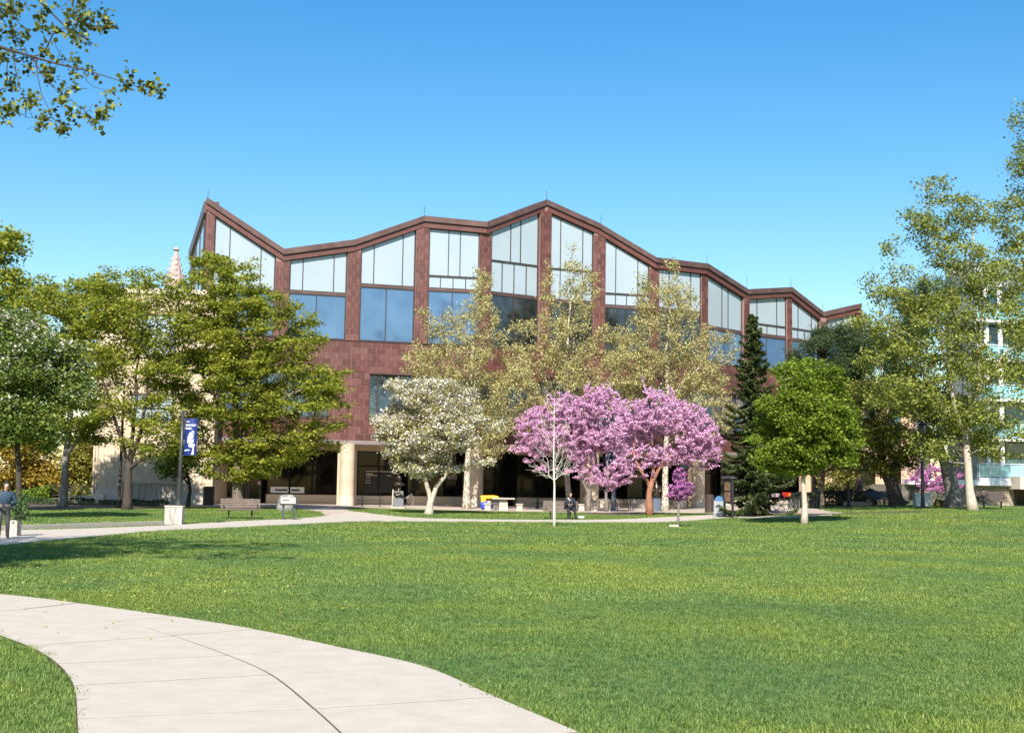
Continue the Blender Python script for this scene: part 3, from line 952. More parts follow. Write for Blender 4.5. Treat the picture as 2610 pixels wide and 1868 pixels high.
# piers
for i in range(NB + 1):
    bay = BAYS[min(i, NB - 1)]
    bb = Bay(PP[i] - (BAYS[i - 1].u if i else bay.u), PP[i] + bay.u)
    c = bb.L / 2
    mb = MB()
    bb.box(mb, c - PW[i], c + PW[i], -0.55, 0.06, Z_UW - 0.05, ROOF[i] - 0.5)
    mb.build('pier', M['copper_joint'], lib)
    tile_area(bb, c - PW[i], c + PW[i], Z_UW - 0.05, ROOF[i] - 0.85, 0.06, i, i in (2, 3), 0.47, 0.455)
for mb in tiles_seen:
    mb.build('copper_tile', M[rnd.choice(('copper', 'copper', 'copper_b', 'copper_c'))], lib)
for k, mm in enumerate(('copper', 'copper_b', 'copper_c')):
    o = tiles_rest[k].build('copper_tiles', M[mm], lib)
    o['kind'] = 'stuff'
# coping: two stepped bands along every slope
for i, bay in enumerate(BAYS):
    za, zb = ROOF[i], ROOF[i + 1]
    e0 = 0.0 if i else -0.35
    sl_ = (zb - za) / bay.L
    mb = MB()
    bay.box(mb, e0, bay.L + 0.04, -1.2, 0.30, za - 0.40 + sl_ * e0, za + sl_ * e0, zb - 0.40, zb)
    cp = mb.build('coping', M['copper_dark'], lib)
    mb = MB()
    bay.box(mb, e0, bay.L + 0.02, -0.9, 0.16, za - 0.82 + sl_ * e0, za - 0.42 + sl_ * e0, zb - 0.82, zb - 0.42)
    mb.build('soffit_band', M['copper'], cp)
    mb = MB()
    bay.box(mb, e0, bay.L + 0.02, -0.9, 0.20, za - 0.425 + sl_ * e0, za - 0.385 + sl_ * e0, zb - 0.425, zb - 0.385)
    mb.build('shadow_joint', M['frame'], cp)

def window(bay, u0, u1, z0, z1, z1b, fr, gl, n=-0.14, parent=lib, bar=0.055, name='window', transom=None, fw_=0.07, fm='frame'):
    """framed glazing; fr = fractions of the mullions; z1b = head height at the u1 end"""
    f_ = MB()
    hz = lambda u: z1 + (z1b - z1) * (u - u0) / (u1 - u0)
    bay.box(f_, u0, u1, n - 0.05, n + 0.06, z0, z0 + fw_)
    bay.box(f_, u0, u1, n - 0.05, n + 0.06, z1 - fw_, z1, z1b - fw_, z1b)
    bay.box(f_, u0, u0 + fw_, n - 0.05, n + 0.058, z0 + fw_, hz(u0) - fw_, None, hz(u0 + fw_) - fw_)
    bay.box(f_, u1 - fw_, u1, n - 0.05, n + 0.058, z0 + fw_, hz(u1 - fw_) - fw_, None, hz(u1) - fw_)
    xs = [u0] + [u0 + (u1 - u0) * q for q in fr] + [u1]
    for x in xs[1:-1]:
        bay.box(f_, x - bar / 2, x + bar / 2, n - 0.05, n + 0.05, z0 + fw_, hz(x - bar / 2) - fw_, None, hz(x + bar / 2) - fw_)
    zt = []
    if transom:
        zt = [transom]
        bay.box(f_, u0 + fw_, u1 - fw_, n - 0.05, n + 0.045, transom - bar / 2, transom + bar / 2)
    w = f_.build(name, M[fm], parent)
    for k in range(len(xs) - 1):
        a, b = xs[k] + 0.01, xs[k + 1] - 0.01
        lev = [z0 + 0.02] + zt
        for q, zl in enumerate(lev):
            mb = MB()
            if q + 1 < len(lev):
                bay.box(mb, a, b, n - 0.03, n, zl, lev[q + 1])
            else:
                bay.box(mb, a, b, n - 0.03, n, zl, hz(a) - 0.02, None, hz(b) - 0.02)
            mb.build('pane', gl if not callable(gl) else gl(k, q), w)
    return w

for i, bay in enumerate(BAYS):
    u0, u1 = PW[i] + 0.02, bay.L - PW[i + 1] - 0.02
    ha = ROOF[i] - 0.80 + (ROOF[i + 1] - ROOF[i]) * u0 / bay.L
    hb = ROOF[i] - 0.80 + (ROOF[i + 1] - ROOF[i]) * u1 / bay.L
    zc = ZC[i]
    if i in ZS:
        window(bay, u0, u1, ZS[i], ha, hb, MUL[i], M['white_glass'])
        window(bay, u0, u1, zc, ZS[i] - 0.003, ZS[i] - 0.003, MULS[i], M['white_glass'])
    else:
        window(bay, u0, u1, zc, ha, hb, MUL[i], M['white_glass'])
    gl = M['dark_glass'] if i in (4, 5, 6, 7) else M['blue_glass']
    mb = MB()
    bay.box(mb, u0, u1, -0.3, -0.05, zc - 0.16, zc - 0.003)
    mb.build('spandrel', M['copper_dark'], lib)
    window(bay, u0, u1, Z_UW, zc - 0.163, zc - 0.163, (0.48,), gl, n=-0.12)
    mb = MB()
    bay.box(mb, u0 - 0.05, u1 + 0.05, -0.3, 0.05, Z_UW - 0.055, Z_UW - 0.003)
    mb.build('sill', M['frame'], lib)
    # ribbon window of the floor below
    r0, r1 = 0.0, bay.L
    if i == 1: r1 = u_j0 - 0.01
    if i == 2: r0 = u_j1 + 0.01
    if i == 0: r0 = 0.8
    fr = (0.3, 0.65) if i != 2 else (0.17, 0.58)
    window(bay, r0, r1, Z_RB0, Z_RB1, Z_RB1, fr, M['ribbon_glass'], n=-0.16, bar=0.09)
    mb = MB()
    bay.box(mb, r0 - (0.06 if i == 2 else 0), r1, -0.3, 0.07, Z_RB1 + 0.003, Z_RB1 + 0.12)
    mb.build('window_head', M['copper_dark'], lib)
    mb = MB()
    bay.box(mb, r0 - (0.06 if i == 2 else 0), r1, -0.3, 0.05, Z_RB0 - 0.10, Z_RB0 - 0.003)
    mb.build('sill', M['copper_dark'], lib)
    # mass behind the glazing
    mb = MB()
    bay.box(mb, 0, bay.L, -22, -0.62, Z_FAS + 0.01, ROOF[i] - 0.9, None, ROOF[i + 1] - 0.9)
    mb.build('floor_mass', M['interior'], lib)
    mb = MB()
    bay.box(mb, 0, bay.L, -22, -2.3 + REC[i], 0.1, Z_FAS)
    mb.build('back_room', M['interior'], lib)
    # fascia and soffit over the arcade
    mb = MB()
    bay.box(mb, -0.02, bay.L, -0.55, 0.14, Z_SOF, Z_FAS)
    mb.build('fascia', M['fascia'], lib)
    mb = MB()
    bay.box(mb, 0, bay.L, -2.2 + REC[i], -0.56, Z_SOF + 0.05, Z_FAS)
    mb.build('soffit', M['cream_base'], lib)
    mb = MB()
    bay.box(mb, 0, bay.L, -2.2 + REC[i], -1.18 + REC[i], Z_SOF - 0.33, Z_SOF + 0.045)
    mb.build('lintel', M['cream'], lib)
    if i > 0:
        mb = MB()
        bay.box(mb, 0, bay.L, -2.0 + REC[i], -1.15 + REC[i], Z0 - 0.1, 0.88)
        mb.build('plinth', M['cream_base'], lib)
        window(bay, 0.02, bay.L - 0.02, 0.883, Z_SOF - 0.333, Z_SOF - 0.333, (0.33, 0.66), lambda k, q: M[rnd.choice(('shop_glass', 'shop_glass', 'shop_glass_b'))], n=-1.35 + REC[i], transom=3.05, bar=0.11, fm='shop_frame')
# lightning rods
for i in (0, 3, 5, 6, 8, 9, 10, 11):
    p = PP[i]
    mb = MB()
    x = p.x + (0.1 if i else -0.25)
    mb.tube([(x, p.y - 0.1, ROOF[i] - 0.05), (x, p.y - 0.1, ROOF[i] + (0.75 if i != 9 else 1.1))], 0.016, 5)
    mb.build('lightning_rod', M['frame'], lib)
# side wall at the left corner, running back
du = Vector((-BAYS[0].u.y * -1, 0)) if False else Vector((-BAYS[0].n.x, -BAYS[0].n.y))
backp = at(487, 640, 104)
side_end = Vector((backp.x, 104))
sb = Bay(side_end, PP[0] - BAYS[0].u * 0.3)
mb = MB()
sb.box(mb, 0, sb.L, -0.5, 0.02, 0.2, backp.z - 0.8, None, ROOF[0] - 0.8)
mb.build('side_wall', M['copper'], lib)
mb = MB()
sb.box(mb, 0, sb.L, -0.8, 0.2, backp.z - 0.8, backp.z, ROOF[0] - 0.8, ROOF[0])
mb.build('side_coping', M['copper_dark'], lib)
window(sb, sb.L * 0.45, sb.L - 0.9, Z_UW + 2, (backp.z + (ROOF[0] - backp.z) * .45) - 1.0, (backp.z + (ROOF[0] - backp.z) * .88) - 1.0, (0.5,), M['white_glass'], n=0.06)
# columns
for px, i in ((880, 2), (1210, 4), (1509, 6), (1783, 8)):
    bay = BAYS[i]
    c = at(px, 1250, PY[i] - 0.95 + 0.1)
    r_ = 18.6 * mpp(PY[i]) if i < 8 else 16.5 * mpp(PY[i])
    col = MB()
    zt = Z_SOF + 0.02
    col.lathe([(r_ * 1.03, Z0 - 0.1), (r_ * 1.03, 0.86), (r_ * 1.0, 0.875)], (c.x, c.y + 0.75, 0), 32)
    cb = col.build('column_base', M['cream_base'], lib, smooth=False)
    zz = 0.88
    k = 0
    while zz < zt - 0.05:
        z2 = min(zt, zz + 0.62)
        m2 = MB()
        m2.lathe([(r_ * 0.993, zz), (r_, zz + 0.008), (r_, z2 - 0.008), (r_ * 0.993, z2)], (c.x, c.y + 0.75, 0), 56)
        oo = m2.build('column_drum', M['cream'] if k % 2 else M['cream2'], lib)
        zz = z2
        k += 1
    m2 = MB()
    m2.box((c.x - 0.1, c.y + 1.55, (Z0 + zt) / 2), (r_ * 2.5, 0.7, zt - Z0 + 0.1))
    m2.build('inner_pier', M['cream'], lib)
# entrance: recessed doors between the wing and the first column (bays 0 and 1)
eb = BAYS[0]
window(eb, 0.35, 2.5, 0.62, Z_SOF - 0.333, Z_SOF - 0.333, (0.22,), M['shop_glass'], n=-5.150, transom=3.05, bar=0.08)
mb = MB(); eb.box(mb, 0.0, 2.5, -5.800, -4.950, 0.1, 0.617); mb.build('plinth', M['cream_base'], lib)
for k, u in enumerate((2.55, 3.55)):
    window(eb, u, u + 0.97, 0.2, 2.75, 2.75, (), M['shop_glass'], n=-5.250, name='door', fw_=0.12)
    mb = MB(); eb.box(mb, u + 0.16, u + 0.80, -5.245, -5.200, 1.78, 1.83); mb.build('red_band', M['redband'], lib)
    mb = MB()
    for (q0, q1, w_) in ((1.98, 2.2, 0.11), (2.2, 2.3, 0.075)):
        eb.box(mb, u + 0.48 - w_, u + 0.48 + w_, -5.245, -5.205, q0, q1)
    mb.build('door_notice', M['paper'], lib)
    mb = MB(); eb.box(mb, u + 0.82, u + 0.86, -5.220, -5.160, 1.0, 1.55); mb.build('door_handle', M['grey_metal'], lib)
window(eb, 2.55, 4.53, 2.753, Z_SOF - 0.333, Z_SOF - 0.333, (0.5,), M['shop_glass'], n=-5.250)
# notice strips and posters on the glass (flat print)
def flatsign(bay, u0, u1, z0, z1, n, m, name, bars=()):
    mb = MB(); bay.box(mb, u0, u1, n, n + 0.012, z0, z1)
    s_ = mb.build(name, m, lib)
    for (a, b, c, d, mm) in bars:
        w, h = u1 - u0, z1 - z0
        mb = MB(); bay.box(mb, u0 + a * w, u0 + b * w, n + 0.0125, n + 0.015, z0 + c * h, z0 + d * h)
        mb.build('print', mm, s_)
    return s_
ew = BAYS[1]
flatsign(eb, 0.45, 2.1, 0.72, 1.1, -5.140, M['white_paint'], 'notice_strip', [(.12, .5, .3, .6, M['ink']), (.62, .85, .3, .6, M['ink'])])
flatsign(ew, 0.3, 2.75, 0.98, 1.42, -5.140, M['white_paint'], 'notice_strip', [(.14, .5, .35, .62, M['ink']), (.62, .86, .35, .62, M['ink'])])
flatsign(ew, -0.65, -0.35, 2.12, 2.24, -5.200, M['paper'], 'door_sticker')
flatsign(ew, -0.62, -0.4, 1.55, 1.8, -5.200, M['paper'], 'door_sticker')
flatsign(b2, 0.75, 1.45, 2.0, 2.75, -5.140, M['black'], 'poster', [(.38, .62, .58, .88, M['paper']), (.12, .88, .26, .36, M['paper']), (.35, .65, .12, .2, M['paper'])])
flatsign(b2, 0.72, 1.5, 1.1, 1.75, -5.130, M['paper_grey'], 'poster', [(.2, .8, .82, .9, M['ink']), (.22, .34, .62, .76, M['ink']), (.4, .55, .62, .76, M['ink']), (.6, .75, .62, .76, M['ink'])])
flatsign(b2, 0.15, 0.6, 1.62, 1.88, -5.130, M['white_paint'], 'poster')
flatsign(b2, 2.2, 4.3, 1.1, 2.72, -5.120, M['black'], 'wall_board', [(.03, .48, .945, .985, M['paper']), (.52, .97, .945, .985, M['paper']), (.04, .28, .82, .87, M['paper']), (.04, .44, .76, .80, M['paper']), (.04, .08, .66, .71, M['paper']), (.1, .2, .67, .70, M['paper']), (.04, .08, .54, .59, M['paper']), (.1, .22, .55, .58, M['paper']), (.04, .08, .42, .47, M['paper']), (.1, .22, .43, .46, M['paper']), (.78, .95, .76, .80, M['paper'])])
b4 = BAYS[4]
flatsign(b4, 0.25, 1.15, 2.2, 2.78, -5.130, M['paper'], 'poster', [(.1, .3, .4, .65, M['ink']), (.4, .55, .4, .65, M['ink']), (.65, .9, .4, .65, M['poster']), (.1, .9, .15, .25, M['ink'])])
b6 = BAYS[6]
flatsign(b6, 1.55, 1.85, 1.55, 1.82, -3.73, M['paper'], 'poster', [(.15, .85, .15, .85, M['ink'])])
flatsign(BAYS[8], 0.6, 1.9, 3.35, 4.1, -2.83, M['bin_blue'], 'hanging_banner')

def text(body, size, mtx, m, parent, name='lettering', ext=0.004, bold=0.0):
    cu = bpy.data.curves.new(name, 'FONT')
    cu.body = body
    cu.size = size
    cu.extrude = ext
    cu.offset = bold
    cu.align_x = 'LEFT'
    cu.resolution_u = 2
    tmp = bpy.data.objects.new(name, cu)
    COL.objects.link(tmp)
    dg = bpy.context.evaluated_depsgraph_get()
    me = bpy.data.meshes.new_from_object(tmp.evaluated_get(dg))
    COL.objects.unlink(tmp)
    bpy.data.objects.remove(tmp)
    me.transform(mtx)
    o = bpy.data.objects.new(name, me)
    link(o, parent)
    off = WO[o.name]
    me.transform(Matrix.Translation(-off))
    me.materials.clear()
    me.materials.append(m)
    return o

def facing(bay, u, n, z):
    """matrix that puts text (x right, y up) on the bay's plane"""
    o_ = bay.p(u, n, z)
    return Matrix(((bay.u.x, 0, bay.n.x, o_[0]), (bay.u.y, 0, bay.n.y, o_[1]), (0, 1, 0, o_[2]), (0, 0, 0, 1)))
text('Oak Park\nPublic Library', 0.34, facing(eb, 2.75, -5.18, 3.62), M['paper'], lib)

# ------------------------------------------------------------------ limestone wing at left, relief wall, spire, buildings at right
w0, w1 = at(232, 1280, 87.0), at(540, 1280, 87.6)
wb = Bay((w0.x, 87.0), (w1.x, 87.6))
wing = thing('limestone_wing', (w1.x - 3, 87.5, 0.19), 'cream limestone wing with pale windows behind the leafy trees at left', 'building')
ZT = at(400, 748, 87).z
mb = MB(); wb.box(mb, 0, wb.L, -14, -0.03, 0.1, ZT); mb.build('wall', M['cream_joint'], wing)
mb = MB(); wb.box(mb, -0.1, wb.L + 0.06, -14.1, 0.12, ZT + 0.002, ZT + 0.35); mb.build('coping', M['cream_base'], wing)
mb = MB(); wb.box(mb, 0, wb.L + 0.004, -0.6, 0.03, 0.12, 1.05); mb.build('plinth', M['cream_base'], wing)
# openings in wing: (u0,u1,z0,z1)
def wpx(x): return (x - 232) / (540 - 232) * wb.L
OPEN = [(wpx(322), wpx(432), at(380, 1078, 87).z, at(380, 1003, 87).z), (wpx(330), wpx(432), at(380, 905, 87).z, at(380, 800, 87).z)]
zz, k = 1.05, 0
while zz < ZT - 0.1:
    z2 = min(ZT, zz + 0.46)
    e = [0.0] + [q * 0.95 + (0.475 if k % 2 else 0) for q in range(1, int(wb.L / 0.95) + 1)]
    e = [q for q in e if q < wb.L - 0.2] + [wb.L]
    for a, b in zip(e[:-1], e[1:]):
        segs = [(a, b)]
        for (o0, o1, y0, y1) in OPEN:
            if z2 > y0 + 0.02 and zz < y1 - 0.02:
                ns = []
                for (p, q) in segs:
                    if q <= o0 or p >= o1: ns.append((p, q))
                    else:
                        if p < o0 - 0.08: ns.append((p, o0))
                        if q > o1 + 0.08: ns.append((o1, q))
                segs = ns
        for (p, q) in segs:
            mb = MB(); wb.box(mb, p + 0.005, q - 0.005, -0.025, rnd.uniform(-0.004, 0.008), zz + 0.005, z2 - 0.005)
            mb.build('block', rnd.choice((M['cream'], M['cream'], M['cream2'])), wing)
    zz = z2
    k += 1
for (o0, o1, y0, y1) in OPEN:
    window(wb, o0 + 0.01, o1 - 0.01, y0, y1, y1, (0.5,), M['white_glass'], n=0.0, parent=wing, transom=(y0 + y1) / 2)
    mb = MB(); wb.box(mb, o0 - 0.1, o1 + 0.1, -0.02, 0.10, y0 - 0.14, y0 - 0.003); mb.build('sill', M['cream_base'], wing)
for px in (440, 446, 452, 458, 236, 243):
    mb = MB(); wb.box(mb, wpx(px), wpx(px) + 0.06, 0.01, 0.06, 1.06, 4.0); mb.build('rib', M['cream_joint'], wing)
mb = MB(); wb.box(mb, wpx(497), wpx(510), 0.012, 0.03, 2.1, 2.75); mb.build('wall_notice', M['white_paint'], wing)
for q in (2.2, 2.4, 2.58):
    mb = MB(); wb.box(mb, wpx(500), wpx(507), 0.031, 0.034, q, q + 0.06); mb.build('print', M['bin_blue'], wing)

# relief wall: framed grey panels with slanting grooves
r0_, r1_ = gnd(250, 1288), gnd(452, 1288)
rb = Bay((r0_.x, 83.6), (r1_.x * 83.6 / r1_.y, 83.9))
zb, ztp = float(gz(rb.a.x, 83.6)), at(350, 1227, 83.6).z
rw = thing('relief_wall', (*((rb.a + rb.b) / 2), zb), 'long grey stone relief wall with slanting grooves in a pale frame', 'wall')
mb = MB()
rb.box(mb, 0, rb.L, -0.3, 0.06, zb - 0.05, zb + 0.30); rb.box(mb, 0, rb.L, -0.3, 0.06, ztp - 0.12, ztp)
rb.box(mb, 0, 0.16, -0.3, 0.058, zb + 0.30, ztp - 0.12); rb.box(mb, rb.L - 0.16, rb.L, -0.3, 0.058, zb + 0.30, ztp - 0.12)
mb.build('frame', M['concrete'], rw)
cut = [0.0, 0.06, 0.12, 0.19, 0.30, 0.42, 0.55, 0.64, 0.72, 0.82, 0.91, 1.0]
lean = [0, 0.0, 0.02, -0.05, 0.03, 0.03, -0.05, -0.01, 0.02, -0.05, 0.01, 0]
for a in range(len(cut) - 1):
    W_ = rb.L - 0.34
    f0, f1 = 0.17 + cut[a] * W_, 0.17 + cut[a + 1] * W_
    l0, l1 = lean[a] * W_ * 0.4, lean[a + 1] * W_ * 0.4
    n_ = rnd.uniform(-0.02, 0.03)
    q = lambda u, n__, z: rb.p(u, n__, z)
    za_, zc_ = zb + 0.302, ztp - 0.122
    mb = MB()
    mb.hexa([q(f0 - l0 + .012, n_, za_), q(f1 - l1 - .012, n_, za_), q(f1 - l1 - .012, -0.25, za_), q(f0 - l0 + .012, -0.25, za_),
             q(f0 + l0 + .012, n_, zc_), q(f1 + l1 - .012, n_, zc_), q(f1 + l1 - .012, -0.25, zc_), q(f0 + l0 + .012, -0.25, zc_)])
    mb.build('panel', M['relief'], rw)

# church pinnacle far behind
sp = at(447, 700, 165)
st = thing('church_pinnacle', (sp.x, 165, 0), 'pale pink crocketed stone pinnacle rising behind the trees', 'church tower')
mb = MB()
zt = at(447, 640, 165).z
mb.box((sp.x, 165, (sp.z - 4) / 2), (7, 7, sp.z - 4)); mb.build('tower', M['pink_stone'], st)
mb = MB(); mb.lathe([(1.5, sp.z - 4.2), (1.15, sp.z - 1), (0.55, sp.z + 1.4), (0.2, zt)], (sp.x, 165, 0), 8); spo = mb.build('spire', M['spire'], st)
for k in range(6):
    z = sp.z - 1.5 + k * (zt - sp.z + 1.2) / 6
    r_ = max(0.25, 1.15 - 0.17 * k)
    mb = MB()
    for j in range(4):
        mb.box((sp.x + r_ * math.cos(j * 1.571 + .3), 165 + r_ * math.sin(j * 1.571 + .3), z), (0.42, 0.42, 0.3))
    mb.build('crocket_ring', M['spire'], spo)
mb = MB(); mb.lathe([(0.12, zt - 0.1), (0.45, zt + 0.15), (0.1, zt + 0.5)], (sp.x, 165, 0), 8); mb.build('finial', M['spire'], spo)

# apartment block at right: stone base, white canopy edge, teal balconies
YB = 104.0
a0, a1 = at(2300, 1250, YB), at(2900, 1250, YB + 6)
ab = Bay((a0.x, YB), (a1.x, YB + 6))
zg = float(gz(a0.x, YB))
apt = thing('apartment_block', (*((ab.a + ab.b) / 2), zg), 'apartment block with teal glass balconies above a rubble stone base', 'building')
upx = lambda x: (x - 2300) / 600 * ab.L
zca0, zca1 = at(2500, 1237, YB + 2).z, at(2500, 1224, YB + 2).z
mb = MB(); ab.box(mb, 0, ab.L, -14, -0.05, zg - 0.3, zca0 - 0.01); mb.build('base_wall', M['mortar'], apt)
# rubble stones of the base wall
kst = 0
z_ = zg + 0.02
ue = upx(2575)
rows = 9
hh = (zca0 - z_ - 0.02) / rows
for r_ in range(rows):
    u = upx(2348) + (r_ % 2) * 0.15
    while u < ue:
        w = rnd.uniform(0.35, 0.85)
        e = min(u + w, ue)
        mb = MB()
        n_ = rnd.uniform(-0.02, 0.03)
        j = lambda: rnd.uniform(-0.03, 0.03)
        z0_, z1_ = z_ + r_ * hh + 0.014, z_ + (r_ + 1) * hh - 0.014
        f_ = [ab.p(u + .015, n_, z0_ + abs(j()) * .5), ab.p(e - .015, n_, z0_ + abs(j()) * .5), ab.p(e - .015 - abs(j()), n_, z1_ - abs(j())), ab.p(u + .015 + abs(j()), n_, z1_ - abs(j()) * .5)]
        bk = [ab.p(u + .01, -0.08, z0_), ab.p(e - .01, -0.08, z0_), ab.p(e - .01, -0.08, z1_), ab.p(u + .01, -0.08, z1_)]
        mb.plate(f_, bk)
        if kst < 290:
            mb.build('stone', rnd.choice((M['rubble'], M['rubble'], M['rubble2'])), apt)
        kst += 1
        u = e + 0.004
mb = MB(); ab.box(mb, upx(2305), upx(2578), -0.3, 0.5, zca0, zca1); mb.build('canopy_edge', M['white_paint'], apt)
mb = MB(); ab.box(mb, upx(2560), ab.L, -0.5, 1.6, zca0 - 0.25, zca1 + 0.35); cpo = mb.build('entrance_canopy', M['cream_base'], apt)
mb = MB()
for q in range(7):
    ab.box(mb, upx(2585) + q * 0.16, upx(2585) + q * 0.16 + 0.09, 1.602, 1.62, zca0 + 0.1, zca1 + 0.2)
mb.build('canopy_lettering', M['paper_grey'], cpo)
window(ab, upx(2578), upx(2700), zg + 0.05, zca0 - 0.26, zca0 - 0.26, (0.25, 0.6), M['shop_glass'], n=0.02, parent=apt)
window(ab, upx(2315), upx(2345), zg + 0.4, zca0 - 0.3, zca0 - 0.3, (0.5,), M['shop_glass'], n=0.02, parent=apt, transom=zg + 1.4)
mb = MB(); ab.box(mb, upx(2484), ab.L, -4, -1.55, zca0, at(2600, 650, YB).z); mb.build('tower_wall', M['tower'], apt)
mb = MB(); ab.box(mb, upx(2480), upx(2484), -1.5, 0.2, zca1, at(2600, 650, YB).z); mb.build('side_fin', M['tower'], apt)
zlev = zca1
for fl in range(5):
    h = 3.2
    z0_ = zlev + fl * h
    mb = MB(); ab.box(mb, upx(2484), ab.L, -1.54, 0.3, z0_ + 0.001, z0_ + 0.22); mb.build('balcony_slab', M['white_paint'], apt)
    window(ab, upx(2486), ab.L - 1, z0_ + 0.23, z0_ + h - 0.02, z0_ + h - 0.02, (0.12, 0.25, 0.4, 0.55, 0.7, 0.85), M['teal_dark'], n=-1.3, parent=apt)
    for k in range(12):
        u = upx(2486) + k * 0.98
        if u + 0.95 > ab.L: break
        mb = MB(); ab.box(mb, u, u + 0.92, 0.2, 0.23, z0_ + 0.28, z0_ + 1.25); mb.build('balcony_panel', M['teal'], apt)
        mb = MB(); ab.box(mb, u - 0.04, u - 0.005, 0.17, 0.26, z0_ + 0.221, z0_ + 1.32); mb.build('balcony_post', M['white_paint'], apt)
    mb = MB(); ab.box(mb, upx(2486), ab.L, 0.16, 0.27, z0_ + 1.322, z0_ + 1.38); mb.build('handrail', M['white_paint'], apt)
    for px in (2520, 2556):
        mb = MB(); c_ = ab.p(upx(px), -0.4, 0); mb.lathe([(0.2, z0_ + 0.221), (0.2, z0_ + h)], c_, 14); mb.build('balcony_column', M['white_paint'], apt, True)

# tan stone building behind the right trees
t0_, t1_ = at(2035, 1250, 112), at(2330, 1250, 108)
tb = Bay((t0_.x, 112), (t1_.x, 108))
zg2 = float(gz(t0_.x, 112))
tan = thing('tan_stone_building', (*((tb.a + tb.b) / 2), zg2), 'tan and pink stone building half hidden behind the trees at right', 'building')
ztb = at(2250, 980, 110).z
mb = MB(); tb.box(mb, 0, tb.L, -10, -0.3, zg2 - 0.2, ztb); mb.build('wall', M['pink_stone'], tan)
mb = MB(); tb.box(mb, -0.1, tb.L + 0.1, -10.1, 0.2, ztb + 0.002, ztb + 0.5); mb.build('coping', M['cream_base'], tan)
for k in range(5):
    u = 0.2 + k * (tb.L - 1.2) / 4
    mb = MB(); tb.box(mb, u, u + 0.85, -0.29, 0.1, zg2 - 0.2, ztb); mb.build('pier', M['brick_tan'], tan)
    if k < 4:
        un = 0.2 + (k + 1) * (tb.L - 1.2) / 4
        window(tb, u + 0.88, un - 0.03, zg2 + 0.3, zg2 + 3.6, zg2 + 3.6, (0.5,), M['shop_glass'], n=-0.2, parent=tan)
        window(tb, u + 0.88, un - 0.03, zg2 + 5.0, zg2 + 7.6, zg2 + 7.6, (0.5,), M['teal_dark'], n=-0.2, parent=tan)

# ------------------------------------------------------------------ street furniture
def bench(label, group, wood, L_=1.8, slats_b=6, arms=True):
    root = local_thing('park_bench', label, 'bench', group)
    for k in range(5):
        y = -0.28 + k * 0.105
        mb = MB(); mb.box((0, y, 0.44 - 0.012 * abs(k - 1)), (L_, 0.088, 0.045)); mb.build('seat_slat', wood, root)
    for k in range(slats_b):
        z = 0.52 + k * 0.072
        y = 0.235 + k * 0.028
        mb = MB(); mb.box((0, y, z), (L_, 0.04, 0.058), Matrix.Rotation(R(-20), 3, 'X')); mb.build('back_slat', wood, root)
    for sx in (-1, 1):
        x = sx * (L_ / 2 - 0.38)
        mb = MB()
        mb.box((x, 0.0, 0.2), (0.07, 0.10, 0.42)); mb.box((x, -0.02, 0.403), (0.05, 0.56, 0.035))
        mb.box((x, 0.0, 0.012), (0.1, 0.3, 0.025))
        mb.hexa([(x - .022, .20, .40), (x + .022, .20, .40), (x + .022, .25, .40), (x - .022, .25, .40), (x - .022, .40, .93), (x + .022, .40, .93), (x + .022, .43, .93), (x - .022, .43, .93)])
        mb.build('leg', M['black_metal'], root)
    if arms:
        for sx in (-1, 1):
            x = sx * (L_ / 2 - 0.14)
            mb = MB(); mb.tube([(x, -0.22, 0.46), (x, -0.24, 0.62), (x, -0.20, 0.66), (x, 0.05, 0.66), (x, 0.27, 0.60)], 0.018, 6); mb.build('armrest', M['black_metal'], root)
    return root
def put(o, p, rz=0.0):
    o.location = p
    o.rotation_euler = (0, 0, rz)
    return o
b_ = bench('weathered slatted bench beside the tilted information panel at left', 'park benches', M['wood'])
bl = gnd(612, 1322); put(b_, bl, R(14))
bc = bench('weathered slatted bench with a man in dark clothes sitting on it', 'park benches', M['wood'], 1.78, 6)
bcp = gnd(1428, 1322.5); put(bc, bcp, R(-2))
br = bench('dark brown bench beside the mottled trunk at far right', 'park benches', M['wood_dark'], 1.8, 7)
put(br, onground(2530, 77.5), R(4))
bg_ = bench('small grey bench in the shade beside the leaning trunk', 'park benches', M['grey_metal'], 1.5, 6)
put(bg_, onground(2240, 84), R(8))

# planter plinth with lamp post and banner at left
pp_ = gnd(438, 1337.5)
pl = thing('concrete_plinth', pp_, 'stained square concrete plinth carrying the bannered lamp post', 'plinth')
s51 = mpp(pp_.y)
mb = MB(); mb.box((pp_.x, pp_.y + 0.35, pp_.z + 0.34), (43 * s51, 43 * s51, 0.70), Matrix.Rotation(R(6), 3, 'Z')); mb.build('block', M['concrete_old'], pl)
mb = MB(); mb.box((pp_.x, pp_.y + 0.35, pp_.z + 0.72), (46 * s51, 46 * s51, 0.055), Matrix.Rotation(R(6), 3, 'Z')); mb.build('cap', M['concrete'], pl)

